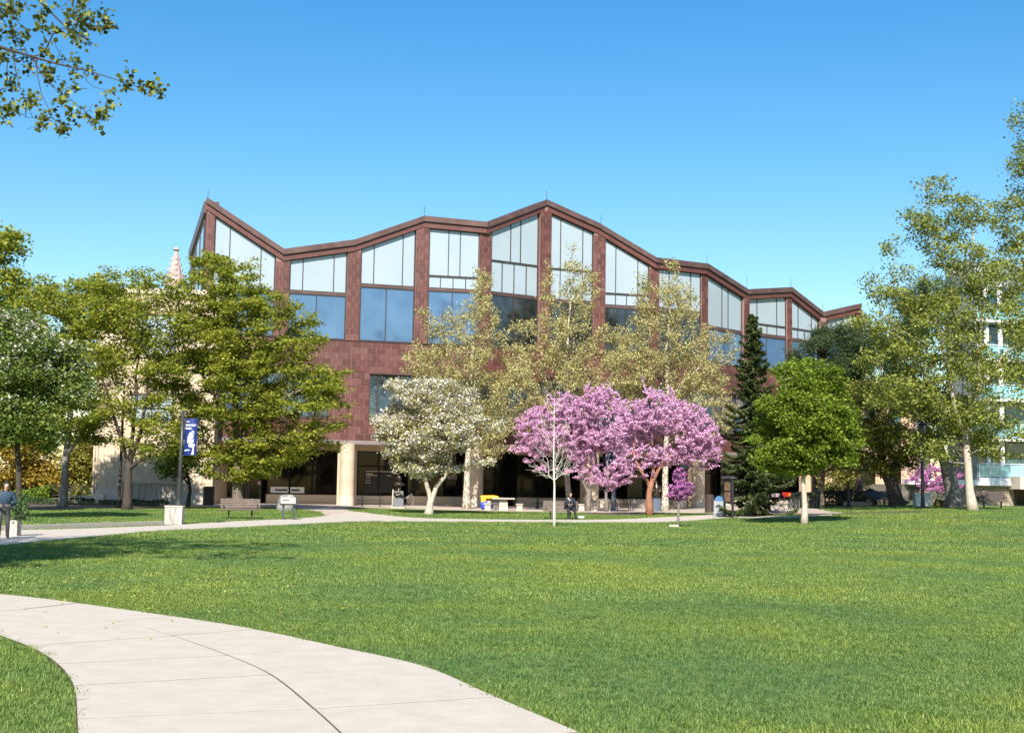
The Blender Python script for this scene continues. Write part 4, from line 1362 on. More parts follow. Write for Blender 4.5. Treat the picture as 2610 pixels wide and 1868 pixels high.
def lamp(loc, h, label, banner=None, m=None, r_=0.075, bside=1, lean=0.0, lantern=True):
    m = m or M['pole']
    t = thing('lamp_post', loc, label, 'lamp post')
    x, y, z = loc
    top = (x + lean, y, z + h)
    mb = MB(); mb.tube([(x, y, z), (x + lean * .1, y, z + h * .1), (x + lean * .5, y, z + h * .5), top], [r_ * 1.15, r_, r_ * .9, r_ * .75], 14); mb.build('pole', m, t, True)
    mb = MB(); mb.lathe([(r_ * 1.9, 0), (r_ * 1.9, 0.06), (r_ * 1.3, 0.12), (r_ * 1.2, 0.25)], (x, y, z), 14); mb.build('base', m, t)
    mb = MB()
    if lantern:
      mb.lathe([(r_, 0), (0.2, 0.06), (0.24, 0.1), (0.17, 0.55), (0.06, 0.6)], (x + lean, y, z + h), 12); ln = mb.build('lantern', M['grey_metal'], t)
      mb = MB(); mb.lathe([(0.2, 0.555), (0.27, 0.58), (0.12, 0.72), (0.03, 0.85)], (x + lean, y, z + h), 12); mb.build('lantern_cap', M['black_metal'], ln)
    if banner:
        z0_, z1_, w, bm_ = banner
        for zz_ in (z0_, z1_):
            mb = MB(); f_ = (zz_ - z) / h; mb.tube([(x + lean * f_, y, zz_), (x + lean * f_ + bside * (w + 0.16), y - 0.05, zz_)], 0.014, 6); mb.build('banner_arm', m, t)
        f0, f1 = (z0_ - z) / h, (z1_ - z) / h
        xa = x + lean * f0 + bside * 0.12
        xb = x + lean * f1 + bside * 0.12
        mb = MB()
        n = 8
        fr, bk = [], []
        for k in range(n + 1):
            f_ = k / n
            zz_ = z0_ + (z1_ - z0_) * f_
            bow = 0.03 * math.sin(f_ * 3.1)
            for q, xx in enumerate((0, w)):
                px_ = xa + (xb - xa) * f_ + bside * xx
                fr.append((px_, y - 0.03 - 0.05 * xx / w - bow, zz_))
        vs_ = fr + [(v[0], v[1] + 0.006, v[2]) for v in fr]
        N2 = len(fr)
        fs = []
        for k in range(n):
            a = 2 * k
            fs += [(a, a + 1, a + 3, a + 2), (N2 + a, N2 + a + 2, N2 + a + 3, N2 + a + 1), (a, a + 2, N2 + a + 2, N2 + a), (a + 1, N2 + a + 1, N2 + a + 3, a + 3)]
        mb.add(vs_, fs)
        bn = mb.build('banner', bm_, t, True)
        return t, bn, (xa, y - 0.075, z0_, w, z1_ - z0_, xb)
    return t
ytop = pp_.y + 0.35
lz = pp_.z + 0.7475
l0 = at(455, 1287, ytop)
ltop = at(467, 1046, ytop)
bz0, bz1 = at(480, 1160, ytop).z, at(480, 1067, ytop).z
t, bn, (bx, by, bz, bw, bh, bxt) = lamp((l0.x, ytop, lz), ltop.z - lz, 'dark lamp post with blue park banner on a concrete plinth', (bz0, bz1, 0.50, M['banner']), lean=ltop.x - l0.x, lantern=False)
def btext(body, fx, fz, size, m, nm='lettering'):
    f_ = fz
    x_ = bx + (bxt - bx) * f_ + fx * bw
    return text(body, size, Matrix.Translation((x_, by - 0.012, bz + fz * bh)) @ Matrix.Rotation(R(90), 4, 'X'), m, bn, nm, 0.002, 0.004)
btext('SCOVILLE', 0.07, 0.80, 0.096, M['banner_white'])
btext('PARK', 0.07, 0.71, 0.096, M['banner_white'])
btext('Visit', 0.1, 0.90, 0.07, M['pinkish'])
mb = MB()   # white tree emblem
def disc(cx_, cz_, r_, dy=0.0):
    n = 9
    f_ = [(bx + (bxt - bx) * cz_ + cx_ * bw + r_ * math.cos(2 * math.pi * k / n), by - 0.014 - dy, bz + cz_ * bh + r_ * math.sin(2 * math.pi * k / n)) for k in range(n)]
    mb.plate(f_, [(p[0], p[1] + 0.004, p[2]) for p in f_])
k = 0
while k < 150:
    cx_, cz_ = rnd.uniform(0.2, 0.95), rnd.uniform(0.22, 0.66)
    if ((cx_ - 0.68) / 0.42) ** 2 + ((cz_ - 0.43) / 0.23) ** 2 < 1:
        disc(cx_, cz_, rnd.uniform(0.02, 0.03), k * 0.00005); k += 1
for q in range(10):
    f_ = q / 9
    c0 = 0.70 + 0.04 * math.sin(f_ * 3)
    w_ = 0.034 if f_ > .3 else 0.034 + (0.3 - f_) * 0.08
    z1__ = 0.02 + 0.26 * f_
    mb.box((bx + c0 * bw, by - 0.014, bz + z1__ * bh + 0.02), (w_ * 1.6, 0.004, 0.05))
mb.build('tree_emblem', M['banner_white'], bn)
mb = MB(); disc(0.13, 0.13, 0.03); mb.box((bx + 0.34 * bw, by - 0.014, bz + 0.145 * bh), (0.15, 0.004, 0.018)); mb.box((bx + 0.30 * bw, by - 0.014, bz + 0.125 * bh), (0.10, 0.004, 0.012)); mb.build('logo', M['banner_white'], bn)

lp = onground(1563, 87.5)
z0_, z1_ = at(1535, 1190, lp.y).z, at(1535, 1128, lp.y).z
t, bn2, q = lamp(tuple(lp), at(1563, 1118, lp.y).z - lp.z, 'grey-blue lamp post standing among the pink blossoming trees', (z0_, z1_, 0.62, M['banner2']), M['pole_blue'], 0.13, -1, lantern=False)
mb = MB()
bx, by, bz, bw, bh, bxt = q[0] - 0.62, q[1], q[2], 0.62, q[4], q[5] - 0.62
for k in range(26):
    disc(rnd.uniform(0.25, 0.85), rnd.uniform(0.2, 0.62), 0.045, k * 0.0001)
mb.box((bx + .3, by - 0.014, bz + 0.8 * bh), (0.36, 0.004, 0.08))
mb.build('emblem', M['banner_white'], bn2)
lamp(tuple(onground(2352, 76)), 4.2, 'grey lamp post in front of the pale utility cabinet', None, M['pole'], 0.105)
lp2 = gnd(303, 1294)
lamp(tuple(lp2), at(303, 1010, lp2.y).z - lp2.z, 'slim dark pole beside the forked maple trunk', None, M['bark_dark'], 0.085, lantern=False)
lp3 = onground(2163, 84)
lamp(tuple(lp3), 4.4, 'black lamp post in the shade by the fence', None, M['black_metal'], 0.09)

# low white kerb wall at left
kb0, kb1 = gnd(-80, 1356), gnd(418, 1338.5)
kbay = Bay((kb0.x, kb0.y), (kb1.x, kb1.y))
kw = thing('kerb_wall', (*((kbay.a + kbay.b) / 2), 0), 'low pale concrete kerb wall along the left path', 'kerb wall')
n_seg = 7
for k in range(n_seg):
    mb = MB(); kbay.box(mb, kbay.L * k / n_seg + 0.004, kbay.L * (k + 1) / n_seg - 0.004, -0.2, 0.0, -0.1, 0.165 + rnd.uniform(-0.008, 0.008)); mb.build('kerb_block', M['concrete'], kw)

# planter with plant at the far left, behind the walker
fp_ = gnd(18, 1368)
pt = thing('concrete_planter', fp_, 'small pale concrete planter with leafy plant at left edge', 'planter')
mb = MB(); mb.box((fp_.x + 0.05, fp_.y + 0.3, fp_.z + 0.24), (0.36, 0.36, 0.5)); mb.build('block', M['concrete_old'], pt)
C = rs.normal(size=(520, 3)) * np.array((0.13, 0.13, 0.22)) + np.array((fp_.x + 0.2, fp_.y + 0.3, fp_.z + 0.78))
C[:, 2] = np.maximum(C[:, 2], fp_.z + 0.5)
quads('plant', leafquads(C, rs.normal(size=(520, 3)), 0.09, 0.06), L['bed'], pt, rs.uniform(0, 1, 520))

# information panel on two posts
ip = gnd(735, 1325)
it = thing('information_panel', ip, 'tilted information panel on two dark posts beside the left bench', 'sign')
rm = Matrix.Rotation(R(12), 3, 'Z')
def rp(x, y, z): return Vector(ip) + rm @ Vector((x, y, z))
for sx in (-0.24, 0.24):
    mb = MB(); mb.box(rp(sx, 0, 0.40), (0.09, 0.09, 0.84), rm); mb.build('post', M['grey_metal'], it)
rx = rm @ Matrix.Rotation(R(38), 3, 'X')
mb = MB(); mb.box(rp(-0.04, 0.02, 0.86), (0.76, 0.52, 0.05), rx); mb.build('panel_frame', M['grey_metal'], it)
mb = MB(); mb.box(rp(-0.04, 0.0, 0.889), (0.68, 0.45, 0.012), rx); pn = mb.build('panel_face', M['paper'], it)
mb = MB(); mb.box(rp(-0.14, -0.02, 0.896), (0.3, 0.06, 0.006), rx); mb.build('print', M['ink'], pn)

# upright boulder
bp_ = gnd(729, 1303)
mb = MB()
sB = mpp(bp_.y)
prof = [(-22, 0), (-24, 12), (-20, 30), (-17, 40), (-12, 44), (14, 45), (21, 41), (22, 20), (21, 0)]
for lay in range(5):
    f_ = lay / 4
    sc_ = 1 - 0.35 * abs(2 * f_ - 1) ** 2
    for (x, z) in prof:
        j = noise.noise(Vector((x * .1, z * .1, lay * 1.7))) * 0.05
        mb.v.append((bp_.x + x * sB * sc_ + j, bp_.y + (f_ - 0.5) * 0.55 + j, bp_.z - 0.05 + z * sB * (0.9 + 0.1 * sc_) + j * .5))
n = len(prof)
for lay in range(4):
    for k in range(n):
        mb.f.append((lay * n + k, lay * n + (k + 1) % n, (lay + 1) * n + (k + 1) % n, (lay + 1) * n + k))
mb.f.append(tuple(range(n))[::-1]); mb.f.append(tuple(4 * n + k for k in range(n)))
bo = mb.build('boulder', M['rock'], None, True)
tag(bo, 'upright grey boulder behind the information panel', 'boulder')

# bins
def round_bin(px, py, wpx_, hpx, label):
    p = gnd(px, py)
    s_ = mpp(p.y)
    t = thing('trash_bin', p, label, 'bin', 'dark round bins')
    r_ = wpx_ * s_ / 2
    h = hpx * s_
    mb = MB(); mb.lathe([(r_ * .94, 0), (r_ * .97, 0.03), (r_ * 0.97, h - 0.1)], p, 24); mb.build('liner', M['black'], t, False)
    nst = 18
    for k in range(nst):
        a = 2 * math.pi * k / nst
        c_ = Vector((p.x + r_ * math.cos(a), p.y + r_ * math.sin(a), p.z + h / 2))
        mb = MB(); mb.box(c_, (0.035, 2 * math.pi * r_ / nst * 0.93, h - 0.12), Matrix.Rotation(a, 3, 'Z')); mb.build('slat', M['bin_brown'], t)
    mb = MB(); mb.lathe([(r_ * 1.05, h - 0.06), (r_ * 1.07, h - 0.03), (r_ * 1.05, h), (r_ * .75, h + 0.012), (r_ * .5, h - 0.03)], p, 24); mb.build('rim', M['bin_brown'], t)
round_bin(531, 1288, 26, 48, 'dark round slatted bin beside the cream wing')
round_bin(1808, 1306, 21, 45, 'dark round slatted bin beside the rightmost column')
p = gnd(1834, 1318)
t = thing('recycling_bin', p, 'grey slatted recycling bin with blue domed lid', 'bin')
rm = Matrix.Rotation(R(-24), 3, 'Z')
def rp(x, y, z): return Vector(p) + rm @ Vector((x, y, z))
mb = MB(); mb.box(rp(0, 0.1, 0.46), (0.52, 0.52, 0.92), rm); mb.build('body', M['navy_metal'], t)
for k in range(5):
    mb = MB(); mb.box(rp(-0.215 + k * 0.107, -0.175, 0.48), (0.098, 0.03, 0.88), rm); mb.build('slat', M['bin_grey'], t)
    mb = MB(); mb.box(rp(-0.275, -0.115 + k * 0.107, 0.48), (0.03, 0.098, 0.88), rm); mb.build('slat', M['bin_grey'], t)
mb = MB()
for k in range(7):
    a0_, a1_ = math.pi * k / 7, math.pi * (k + 1) / 7
    q = [(-.25 * math.cos(a0_), .28 * math.sin(a0_)), (-.25 * math.cos(a1_), .28 * math.sin(a1_))]
    mb.hexa([rp(q[0][0], -.16, .925), rp(q[1][0] + .001, -.16, .925), rp(q[1][0] + .001, .36, .925), rp(q[0][0], .36, .925), rp(q[0][0], -.16, .93 + q[0][1]), rp(q[1][0] + .001, -.16, .93 + q[1][1]), rp(q[1][0] + .001, .36, .93 + q[1][1]), rp(q[0][0], .36, .93 + q[0][1])])
mb.build('lid', M['bin_blue'], t)
# notice kiosk
p = gnd(1857, 1319)
t = thing('notice_kiosk', p, 'dark notice kiosk with small roof and posters beside the recycling bin', 'kiosk')
rm = Matrix.Rotation(R(-70), 3, 'Z')
def rp(x, y, z): return Vector(p) + rm @ Vector((x, y, z))
for sx in (-0.46, 0.46):
    mb = MB(); mb.box(rp(sx, 0, 1.1), (0.1, 0.1, 2.2), rm); mb.build('post', M['black_metal'], t)
mb = MB(); mb.box(rp(0, 0, 1.47), (0.815, 0.14, 1.36), rm); mb.build('case', M['black_metal'], t)
for k in range(2):
    mb = MB(); mb.box(rp(-0.01, -0.078, 1.17 + k * 0.6), (0.6, 0.014, 0.5), rm); mb.build('poster', M['poster'], t)
mb = MB()
c4 = lambda z, a, b: [rp(-a, -b, z), rp(a, -b, z), rp(a, b, z), rp(-a, b, z)]
mb.hexa(c4(2.2, 0.56, 0.2) + c4(2.32, 0.5, 0.06)); mb.build('roof', M['grey_metal'], t)

# bust on plinth
p = gnd(1015, 1295)
s_ = mpp(p.y)
t = thing('bust_statue', p, 'dark bronze bust with wide collar on a grey granite plinth', 'statue')
mb = MB(); mb.box((p.x, p.y, p.z + 0.04), (0.92, 0.8, 0.10)); mb.build('footing', M['concrete'], t)
mb = MB(); q_ = p.z + 0.09; mb.hexa([(p.x - .36, p.y - .3, q_), (p.x + .36, p.y - .3, q_), (p.x + .36, p.y + .3, q_), (p.x - .36, p.y + .3, q_), (p.x - .31, p.y - .26, q_ + 1.02), (p.x + .31, p.y - .26, q_ + 1.02), (p.x + .31, p.y + .26, q_ + 1.02), (p.x - .31, p.y + .26, q_ + 1.02)]); mb.build('plinth', M['granite'], t)
mb = MB(); mb.hexa([(p.x - .41, p.y - .2, q_), (p.x - .345, p.y - .2, q_), (p.x - .345, p.y + .2, q_), (p.x - .41, p.y + .2, q_), (p.x - .38, p.y - .2, q_ + 1.12), (p.x - .318, p.y - .2, q_ + 1.12), (p.x - .318, p.y + .2, q_ + 1.12), (p.x - .38, p.y + .2, q_ + 1.12)]); mb.build('side_slab', M['cream2'], t)
zb_ = q_ + 1.02
mb = MB(); mb.lathe([(0.30, -0.16), (0.27, -0.02), (0.18, 0.0), (0.15, 0.12), (0.12, 0.3), (0.2, 0.36), (0.36, 0.40), (0.37, 0.44), (0.24, 0.52), (0.13, 0.60), (0.10, 0.64)], (p.x + 0.02, p.y, zb_), 20); mb.build('collar', M['bronze'], t, True)
mb = MB()
hz_ = zb_ + 0.64
mb.lathe([(0.085, 0), (0.105, 0.05), (0.125, 0.12), (0.14, 0.2), (0.135, 0.28), (0.10, 0.34), (0.04, 0.37)], (p.x + 0.02, p.y, hz_), 16)
mb.box((p.x + 0.02, p.y - 0.145, hz_ + 0.16), (0.035, 0.05, 0.07)); mb.box((p.x + 0.02, p.y - 0.125, hz_ + 0.075), (0.07, 0.03, 0.02))
mb.box((p.x - 0.12, p.y, hz_ + 0.15), (0.03, 0.05, 0.08)); mb.box((p.x + 0.16, p.y, hz_ + 0.15), (0.03, 0.05, 0.08))
mb.build('head', M['bronze'], t, True)
# drape round the neck of the plinth
mb = MB(); mb.tube([(p.x - .26, p.y - .3, zb_ - .12), (p.x - .1, p.y - .34, zb_ - .3), (p.x + .12, p.y - .35, zb_ - .22), (p.x + .3, p.y - .32, zb_ - .36)], [0.09, 0.10, 0.11, 0.08], 8); mb.build('drape', M['bronze'], t, True)
# wire chair beside it
wc = onground(1043, p.y + 0.6)
t = thing('wire_chair', wc, 'folding wire chair leaning beside the bust plinth', 'chair')
for k in range(3):
    d_ = k * 0.07
    mb = MB(); mb.tube([(wc.x - .3, wc.y + d_, wc.z + .12), (wc.x + .15, wc.y + d_, wc.z + .02 + .1 * k), (wc.x + .30, wc.y + d_, wc.z + .55), (wc.x + .15, wc.y + d_, wc.z + .95 - .06 * k), (wc.x - .32, wc.y + d_, wc.z + .62)], 0.012, 5); mb.build('hoop', M['rim'], t)
mb = MB(); mb.tube([(wc.x - .3, wc.y, wc.z + .12), (wc.x - .34, wc.y, wc.z), (wc.x - .1, wc.y + .1, wc.z)], 0.012, 5); mb.build('leg', M['rim'], t)
mb = MB(); mb.box((wc.x - .05, wc.y + .08, wc.z + .3), (.55, .2, .02), Matrix.Rotation(R(12), 3, 'Y')); mb.build('seat', M['grey_metal'], t)

# second statue behind the right redbud
p = onground(1673, 89.5)
t = thing('figure_statue', p, 'dark draped figure statue on a blue-grey pedestal by the plinth wall', 'statue')
mb = MB(); mb.lathe([(0.40, 0), (0.40, 0.08), (0.34, 0.12), (0.31, 0.85), (0.36, 0.92)], p, 8); mb.build('pedestal', M['granite_blue'], t)
mb = MB(); z9 = p.z + 0.92
pts = [(p.x, p.y, z9 - .02), (p.x - .03, p.y, z9 + .25), (p.x + .04, p.y, z9 + .55), (p.x - .02, p.y, z9 + .8), (p.x, p.y, z9 + .92), (p.x - .04, p.y, z9 + 1.05), (p.x - .04, p.y, z9 + 1.16)]
mb.tube(pts, [.26, .24, .21, .23, .08, .11, .06], 12)
mb.tube([(p.x - .2, p.y, z9 + .78), (p.x - .28, p.y - .12, z9 + .5), (p.x - .05, p.y - .26, z9 + .42)], [.08, .07, .05], 8)
mb.tube([(p.x + .2, p.y, z9 + .78), (p.x + .3, p.y - .1, z9 + .52), (p.x + .08, p.y - .26, z9 + .36)], [.08, .07, .05], 8)
mb.build('figure', M['bronze'], t, True)

# stone game tables and stools
def game_table(px, py, topw, label):
    p = gnd(px, py)
    t = thing('stone_table', p, label, 'table', 'stone game tables')
    x, y, z = p
    mb = MB(); mb.hexa([(x - .29, y - .27, z), (x + .29, y - .27, z), (x + .29, y + .27, z), (x - .29, y + .27, z), (x - .24, y - .24, z + .72), (x + .24, y - .24, z + .72), (x + .24, y + .24, z + .72), (x - .24, y + .24, z + .72)]); mb.build('pedestal', M['stone_stool'], t)
    mb = MB(); mb.box((x, y, z + .765), (topw, 0.95, 0.088)); mb.build('table_top', M['stone_stool'], t)
    return p
def stool(px, py, label, m):
    p = gnd(px, py)
    t = thing('stone_stool', p, label, 'stool', 'stone stools')
    x, y, z = p
    mb = MB(); mb.hexa([(x - .19, y - .19, z), (x + .19, y - .19, z), (x + .19, y + .19, z), (x - .19, y + .19, z), (x - .17, y - .17, z + .38), (x + .17, y - .17, z + .38), (x + .17, y + .17, z + .38), (x - .17, y + .17, z + .38)]); mb.build('pedestal', m, t)
    mb = MB(); mb.box((x, y, z + .42), (0.46, 0.44, 0.075)); mb.build('seat', m, t)
game_table(1283, 1301.5, 1.4, 'stone game table beside the yellow and blue bundle')
stool(1243, 1301, 'pale stone stool in front of the blue bundle', M['stone_stool'])
stool(1264, 1299.5, 'dark stone stool tucked at the left game table', M['stone_dark'])
stool(1324, 1302, 'pale stone stool right of the left game table', M['stone_stool'])
game_table(1511, 1302, 1.25, 'stone game table in front of the column behind the redbuds')
stool(1482, 1301.5, 'pale stone stool just right of the seated man', M['stone_stool'])
stool(1548, 1303, 'pale stone stool beside the grey-blue lamp post', M['stone_stool'])

def picnic(px, Y, label, rz):
    root = local_thing('picnic_table', label, 'table', 'black metal picnic tables')
    for k in range(5):
        mb = MB(); mb.box((0, -0.32 + k * 0.16, 0.74), (1.8, 0.15, 0.035)); mb.build('top_slat', M['black_metal'], root)
    for sy in (-0.72, 0.72):
        for k in range(2):
            mb = MB(); mb.box((0, sy + (k - .5) * 0.15, 0.45), (1.8, 0.14, 0.03)); mb.build('seat_slat', M['black_metal'], root)
    for sx in (-0.6, 0.6):
        mb = MB(); mb.tube([(sx, -0.8, 0.43), (sx, -0.75, 0.04), (sx, -0.65, 0.02), (sx, 0.65, 0.02), (sx, 0.75, 0.04), (sx, 0.8, 0.43)], 0.028, 6)
        mb.tube([(sx, -0.3, 0.03), (sx, -0.2, 0.72)], 0.028, 6); mb.tube([(sx, 0.3, 0.03), (sx, 0.2, 0.72)], 0.028, 6)
        mb.build('leg', M['black_metal'], root)
    return put(root, onground(px, Y), rz)
picnic(945, 89.2, 'black picnic table left of the bust statue', R(5))
picnic(1392, 90.5, 'black picnic table behind the bench with the seated man', R(-8))
picnic(1588, 92.0, 'black picnic table behind the grey-blue lamp post', R(10))

# yellow and blue bundle on a cart
p = onground(1247, 85.6)
t = thing('wrapped_cart', p, 'low cart wrapped in yellow and blue cloth beside the mottled column', 'cart')
mb = MB(); mb.box((p.x, p.y, p.z + .3), (1.05, .5, .42)); mb.build('box', M['black'], t)
for sx in (-.35, .35):
    mb = MB(); mb.tube([(p.x + sx, p.y - .29, p.z + .1), (p.x + sx, p.y - .23, p.z + .1)], .1, 12); mb.build('wheel', M['tyre'], t)
def lump(c, r_, m, nm, seed):
    mb = MB()
    nu, nv = 18, 10
    for j in range(nv + 1):
        for i in range(nu):
            th, ph = 2 * math.pi * i / nu, math.pi * j / nv
            d = Vector((math.cos(th) * math.sin(ph), math.sin(th) * math.sin(ph), math.cos(ph)))
            sg = Vector([abs(q) ** 0.6 * (1 if q > 0 else -1) for q in d])
            k_ = 1 + 0.22 * noise.noise(d * 2.2 + Vector((seed, 0, 0)))
            mb.v.append((c[0] + sg.x * r_[0] * k_, c[1] + sg.y * r_[1] * k_, c[2] + sg.z * r_[2] * k_))
    for j in range(nv):
        for i in range(nu):
            mb.f.append((j * nu + i, (j + 1) * nu + i, (j + 1) * nu + (i + 1) % nu, j * nu + (i + 1) % nu))
    return mb.build(nm, m, t, True)
lump((p.x, p.y, p.z + .80), (.60, .30, .13), M['yellow'], 'yellow_cloth', 1)
lump((p.x - .38, p.y - .08, p.z + .62), (.18, .26, .22), M['yellow'], 'yellow_fold', 4)
lump((p.x - .22, p.y - .22, p.z + .28), (.36, .18, .26), M['blue_cloth'], 'blue_cloth', 8)
lump((p.x - .02, p.y - .3, p.z + .5), (.12, .1, .07), M['pinkish'], 'pale_fold', 12)
# white bag by the seated man
p = gnd(1481, 1321.5)
t = thing('white_bag', p, 'small white paper bag lying on the grass by the bench', 'bag')
lump((p.x, p.y, p.z + .075), (.17, .09, .065), M['white_paint'], 'bag_body', 3)
mb = MB(); mb.tube([(p.x + .14, p.y, p.z + .08), (p.x + .2, p.y - .02, p.z + .13), (p.x + .2, p.y + .05, p.z + .05), (p.x + .14, p.y + .04, p.z + .06)], .008, 5); mb.build('handle', M['white_paint'], t)
# small stone marker at the redbud sapling
p = gnd(1717, 1343)
t_ = MB(); t_.plate([(p.x - .2, p.y - .12, p.z + .09), (p.x + .2, p.y - .14, p.z + .09), (p.x + .22, p.y + .1, p.z + .11), (p.x - .18, p.y + .12, p.z + .11)], [(p.x - .24, p.y - .15, p.z - .03), (p.x + .24, p.y - .16, p.z - .03), (p.x + .25, p.y + .13, p.z - .03), (p.x - .22, p.y + .15, p.z - .03)])
tag(t_.build('stone_marker', M['cream2']), 'small flat stone marker at the foot of the blossoming sapling', 'stone')

# pale utility cabinet
p = onground(2353, 79)
t = thing('utility_cabinet', p, 'pale blue-grey utility cabinet behind the lamp post at right', 'cabinet')
s_ = mpp(79)
mb = MB(); mb.box((p.x, p.y + .3, p.z + .34), (36 * s_, .6, .72)); mb.build('body', M['cabinet'], t)
mb = MB(); mb.hexa([(p.x - .46, p.y - .05, p.z + .70), (p.x + .46, p.y - .05, p.z + .70), (p.x + .46, p.y + .65, p.z + .70), (p.x - .46, p.y + .65, p.z + .70), (p.x - .52, p.y - .08, p.z + .86), (p.x + .60, p.y - .08, p.z + .88), (p.x + .60, p.y + .68, p.z + .88), (p.x - .52, p.y + .68, p.z + .86)]); mb.build('lid', M['cabinet'], t)
mb = MB(); mb.box((p.x, p.y - .006, p.z + .34), (.62, .012, .56)); mb.build('door', M['white_paint'], t)

# bicycles
def bicycle(px, Y, rz, label, fm, basket=False, rear=False):
    root = local_thing('bicycle', label, 'bicycle', 'parked bicycles')
    for x in (-0.52, 0.52):
        mb = MB(); n = 24
        ring = [(x + .325 * math.cos(2 * math.pi * k / n), 0, .34 + .325 * math.sin(2 * math.pi * k / n)) for k in range(n + 1)]
        mb.tube(ring, .02, 6, caps=False); w = mb.build('wheel', M['tyre'], root)
        mb = MB(); ring = [(x + .295 * math.cos(2 * math.pi * k / n), 0, .34 + .295 * math.sin(2 * math.pi * k / n)) for k in range(n + 1)]
        mb.tube(ring, .014, 5, caps=False)
        for k in range(8):
            a = math.pi * k / 8
            mb.tube([(x - .29 * math.cos(a), 0, .34 - .29 * math.sin(a)), (x + .29 * math.cos(a), 0, .34 + .29 * math.sin(a))], .003, 3)
        mb.build('rim', M['rim'], w)
    mb = MB()
    for a, b in (((-.52, .34), (-.05, .30)), ((-.05, .30), (-.2, .78)), ((-.2, .78), (-.52, .34)), ((-.17, .70), (.32, .78)), ((-.05, .30), (.34, .70)), ((.30, .88), (.52, .34))):
        mb.tube([(a[0], 0, a[1]), (b[0], 0, b[1])], .018, 6)
    mb.build('frame', fm, root)
    mb = MB(); mb.tube([(.30, 0, .85), (.28, 0, 1.0)], .014, 6); mb.tube([(.22, -.28, 1.02), (.28, -.1, 1.0), (.28, .1, 1.0), (.22, .28, 1.02)], .014, 6); mb.build('handlebar', M['black_metal'], root)
    mb = MB(); mb.tube([(-.2, 0, .76), (-.23, 0, .88)], .014, 6); mb.tube([(-.36, 0, .9), (-.22, 0, .91), (-.08, 0, .89)], [.06, .07, .02], 8); mb.build('saddle', M['black'], root)
    mb = MB(); mb.tube([(-.05, -.06, .3), (-.05, .06, .3)], .07, 12); mb.tube([(-.05, -.09, .3), (-.05, -.1, .14)], .012, 5); mb.tube([(-.05, .09, .3), (-.05, .1, .46)], .012, 5); mb.build('crank', M['grey_metal'], root)
    if basket:
        mb = MB(); mb.hexa([(.40, -.16, .86), (.66, -.16, .86), (.66, .16, .86), (.40, .16, .86), (.36, -.22, 1.14), (.74, -.22, 1.14), (.74, .22, 1.14), (.36, .22, 1.14)]); bk = mb.build('basket', M['red'], root)
        mb = MB(); mb.lathe([(.001, 0), (.07, .01)], (0, 0, 0), 10)
        mb = MB(); mb.box((.55, -.215, 1.0), (.12, .02, .12), Matrix.Rotation(R(45), 3, 'Y')); mb.build('emblem', M['yellow'], bk)
    if rear:
        mb = MB(); mb.hexa([(-.80, -.13, .84), (-.50, -.13, .84), (-.50, .13, .84), (-.80, .13, .84), (-.86, -.18, 1.06), (-.44, -.18, 1.06), (-.44, .18, 1.06), (-.86, .18, 1.06)]); mb.build('rear_basket', M['pinkish'], root)
    return put(root, onground(px, Y), rz)
bicycle(1992, 83.5, R(42), 'bicycle with red front basket and pale rear basket', M['grey_metal'], True, True)
for k, (px, y, a) in enumerate(((2022, 84.4, 62), (2040, 84.8, 68), (2066, 85.0, 60), (2084, 85.2, 66))):
    bicycle(px, y, R(a), ['black bicycle next to the red-basket bicycle', 'black bicycle just left of the pale trunk of the bright green tree', 'black bicycle just right of the pale trunk of the bright green tree', 'black bicycle at the right end of the bicycle row'][k], M['black_metal'])
# black railing fence with low wall
f0, f1 = onground(2092, 86.5), onground(2232, 86.0)
fb = Bay((f0.x, f0.y), (f1.x, f1.y))
t = thing('railing_fence', (*((fb.a + fb.b) / 2), float(f0.z)), 'black vertical-bar railing fence in the shade behind the trees', 'fence')
zf = float(f0.z) + 0.02
for z in (.25, 1.0):
    mb = MB(); fb.box(mb, 0, fb.L, -.02, .02, zf + z, zf + z + .04); mb.build('rail', M['black_metal'], t)
nbar = int(fb.L / 0.13)
for k in range(nbar + 1):
    u = fb.L * k / nbar
    mb = MB(); fb.box(mb, u - .012, u + .012, -.012, .012, zf - .03, zf + 1.0 if k % 12 else zf + 1.12); mb.build('bar', M['black_metal'], t)
g0, g1 = onground(2150, 85.2), onground(2226, 84.6)
gb = Bay((g0.x, g0.y), (g1.x, g1.y))
t = thing('low_wall', (*((gb.a + gb.b) / 2), g0.z), 'low pale concrete wall beside the grey bench', 'wall')
for k in range(3):
    mb = MB(); gb.box(mb, gb.L * k / 3 + .004, gb.L * (k + 1) / 3 - .004, -.2, 0, g0.z - .1, g0.z + .30); mb.build('block', M['concrete'], t)
# metal railing at left behind the bed
h0, h1 = onground(120, 88), onground(238, 86)
hb_ = Bay((h0.x, h0.y), (h1.x, h1.y))
t = thing('ramp_railing', (*((hb_.a + hb_.b) / 2), h0.z), 'thin grey ramp railing behind the left planting bed', 'railing')
for z in (.45, .8, 1.1):
    mb = MB(); hb_.box(mb, 0, hb_.L, -.02, .02, h0.z + z, h0.z + z + .04); mb.build('rail', M['grey_metal'], t)
for k in range(5):
    mb = MB(); u = hb_.L * k / 4; hb_.box(mb, u - .025, u + .025, -.025, .025, h0.z - .05, h0.z + 1.1); mb.build('post', M['grey_metal'], t)
rp0, rp1 = onground(110, 86.4), onground(262, 85)
rbay = Bay((rp0.x, rp0.y), (rp1.x, rp1.y))
mb = MB(); rbay.box(mb, 0, rbay.L, -.3, 0, rp0.z - .1, rp0.z + .22, None, rp0.z + .55)
tag(mb.build('ramp_wall', M['concrete']), 'pale sloping ramp wall behind the left planting bed', 'wall')

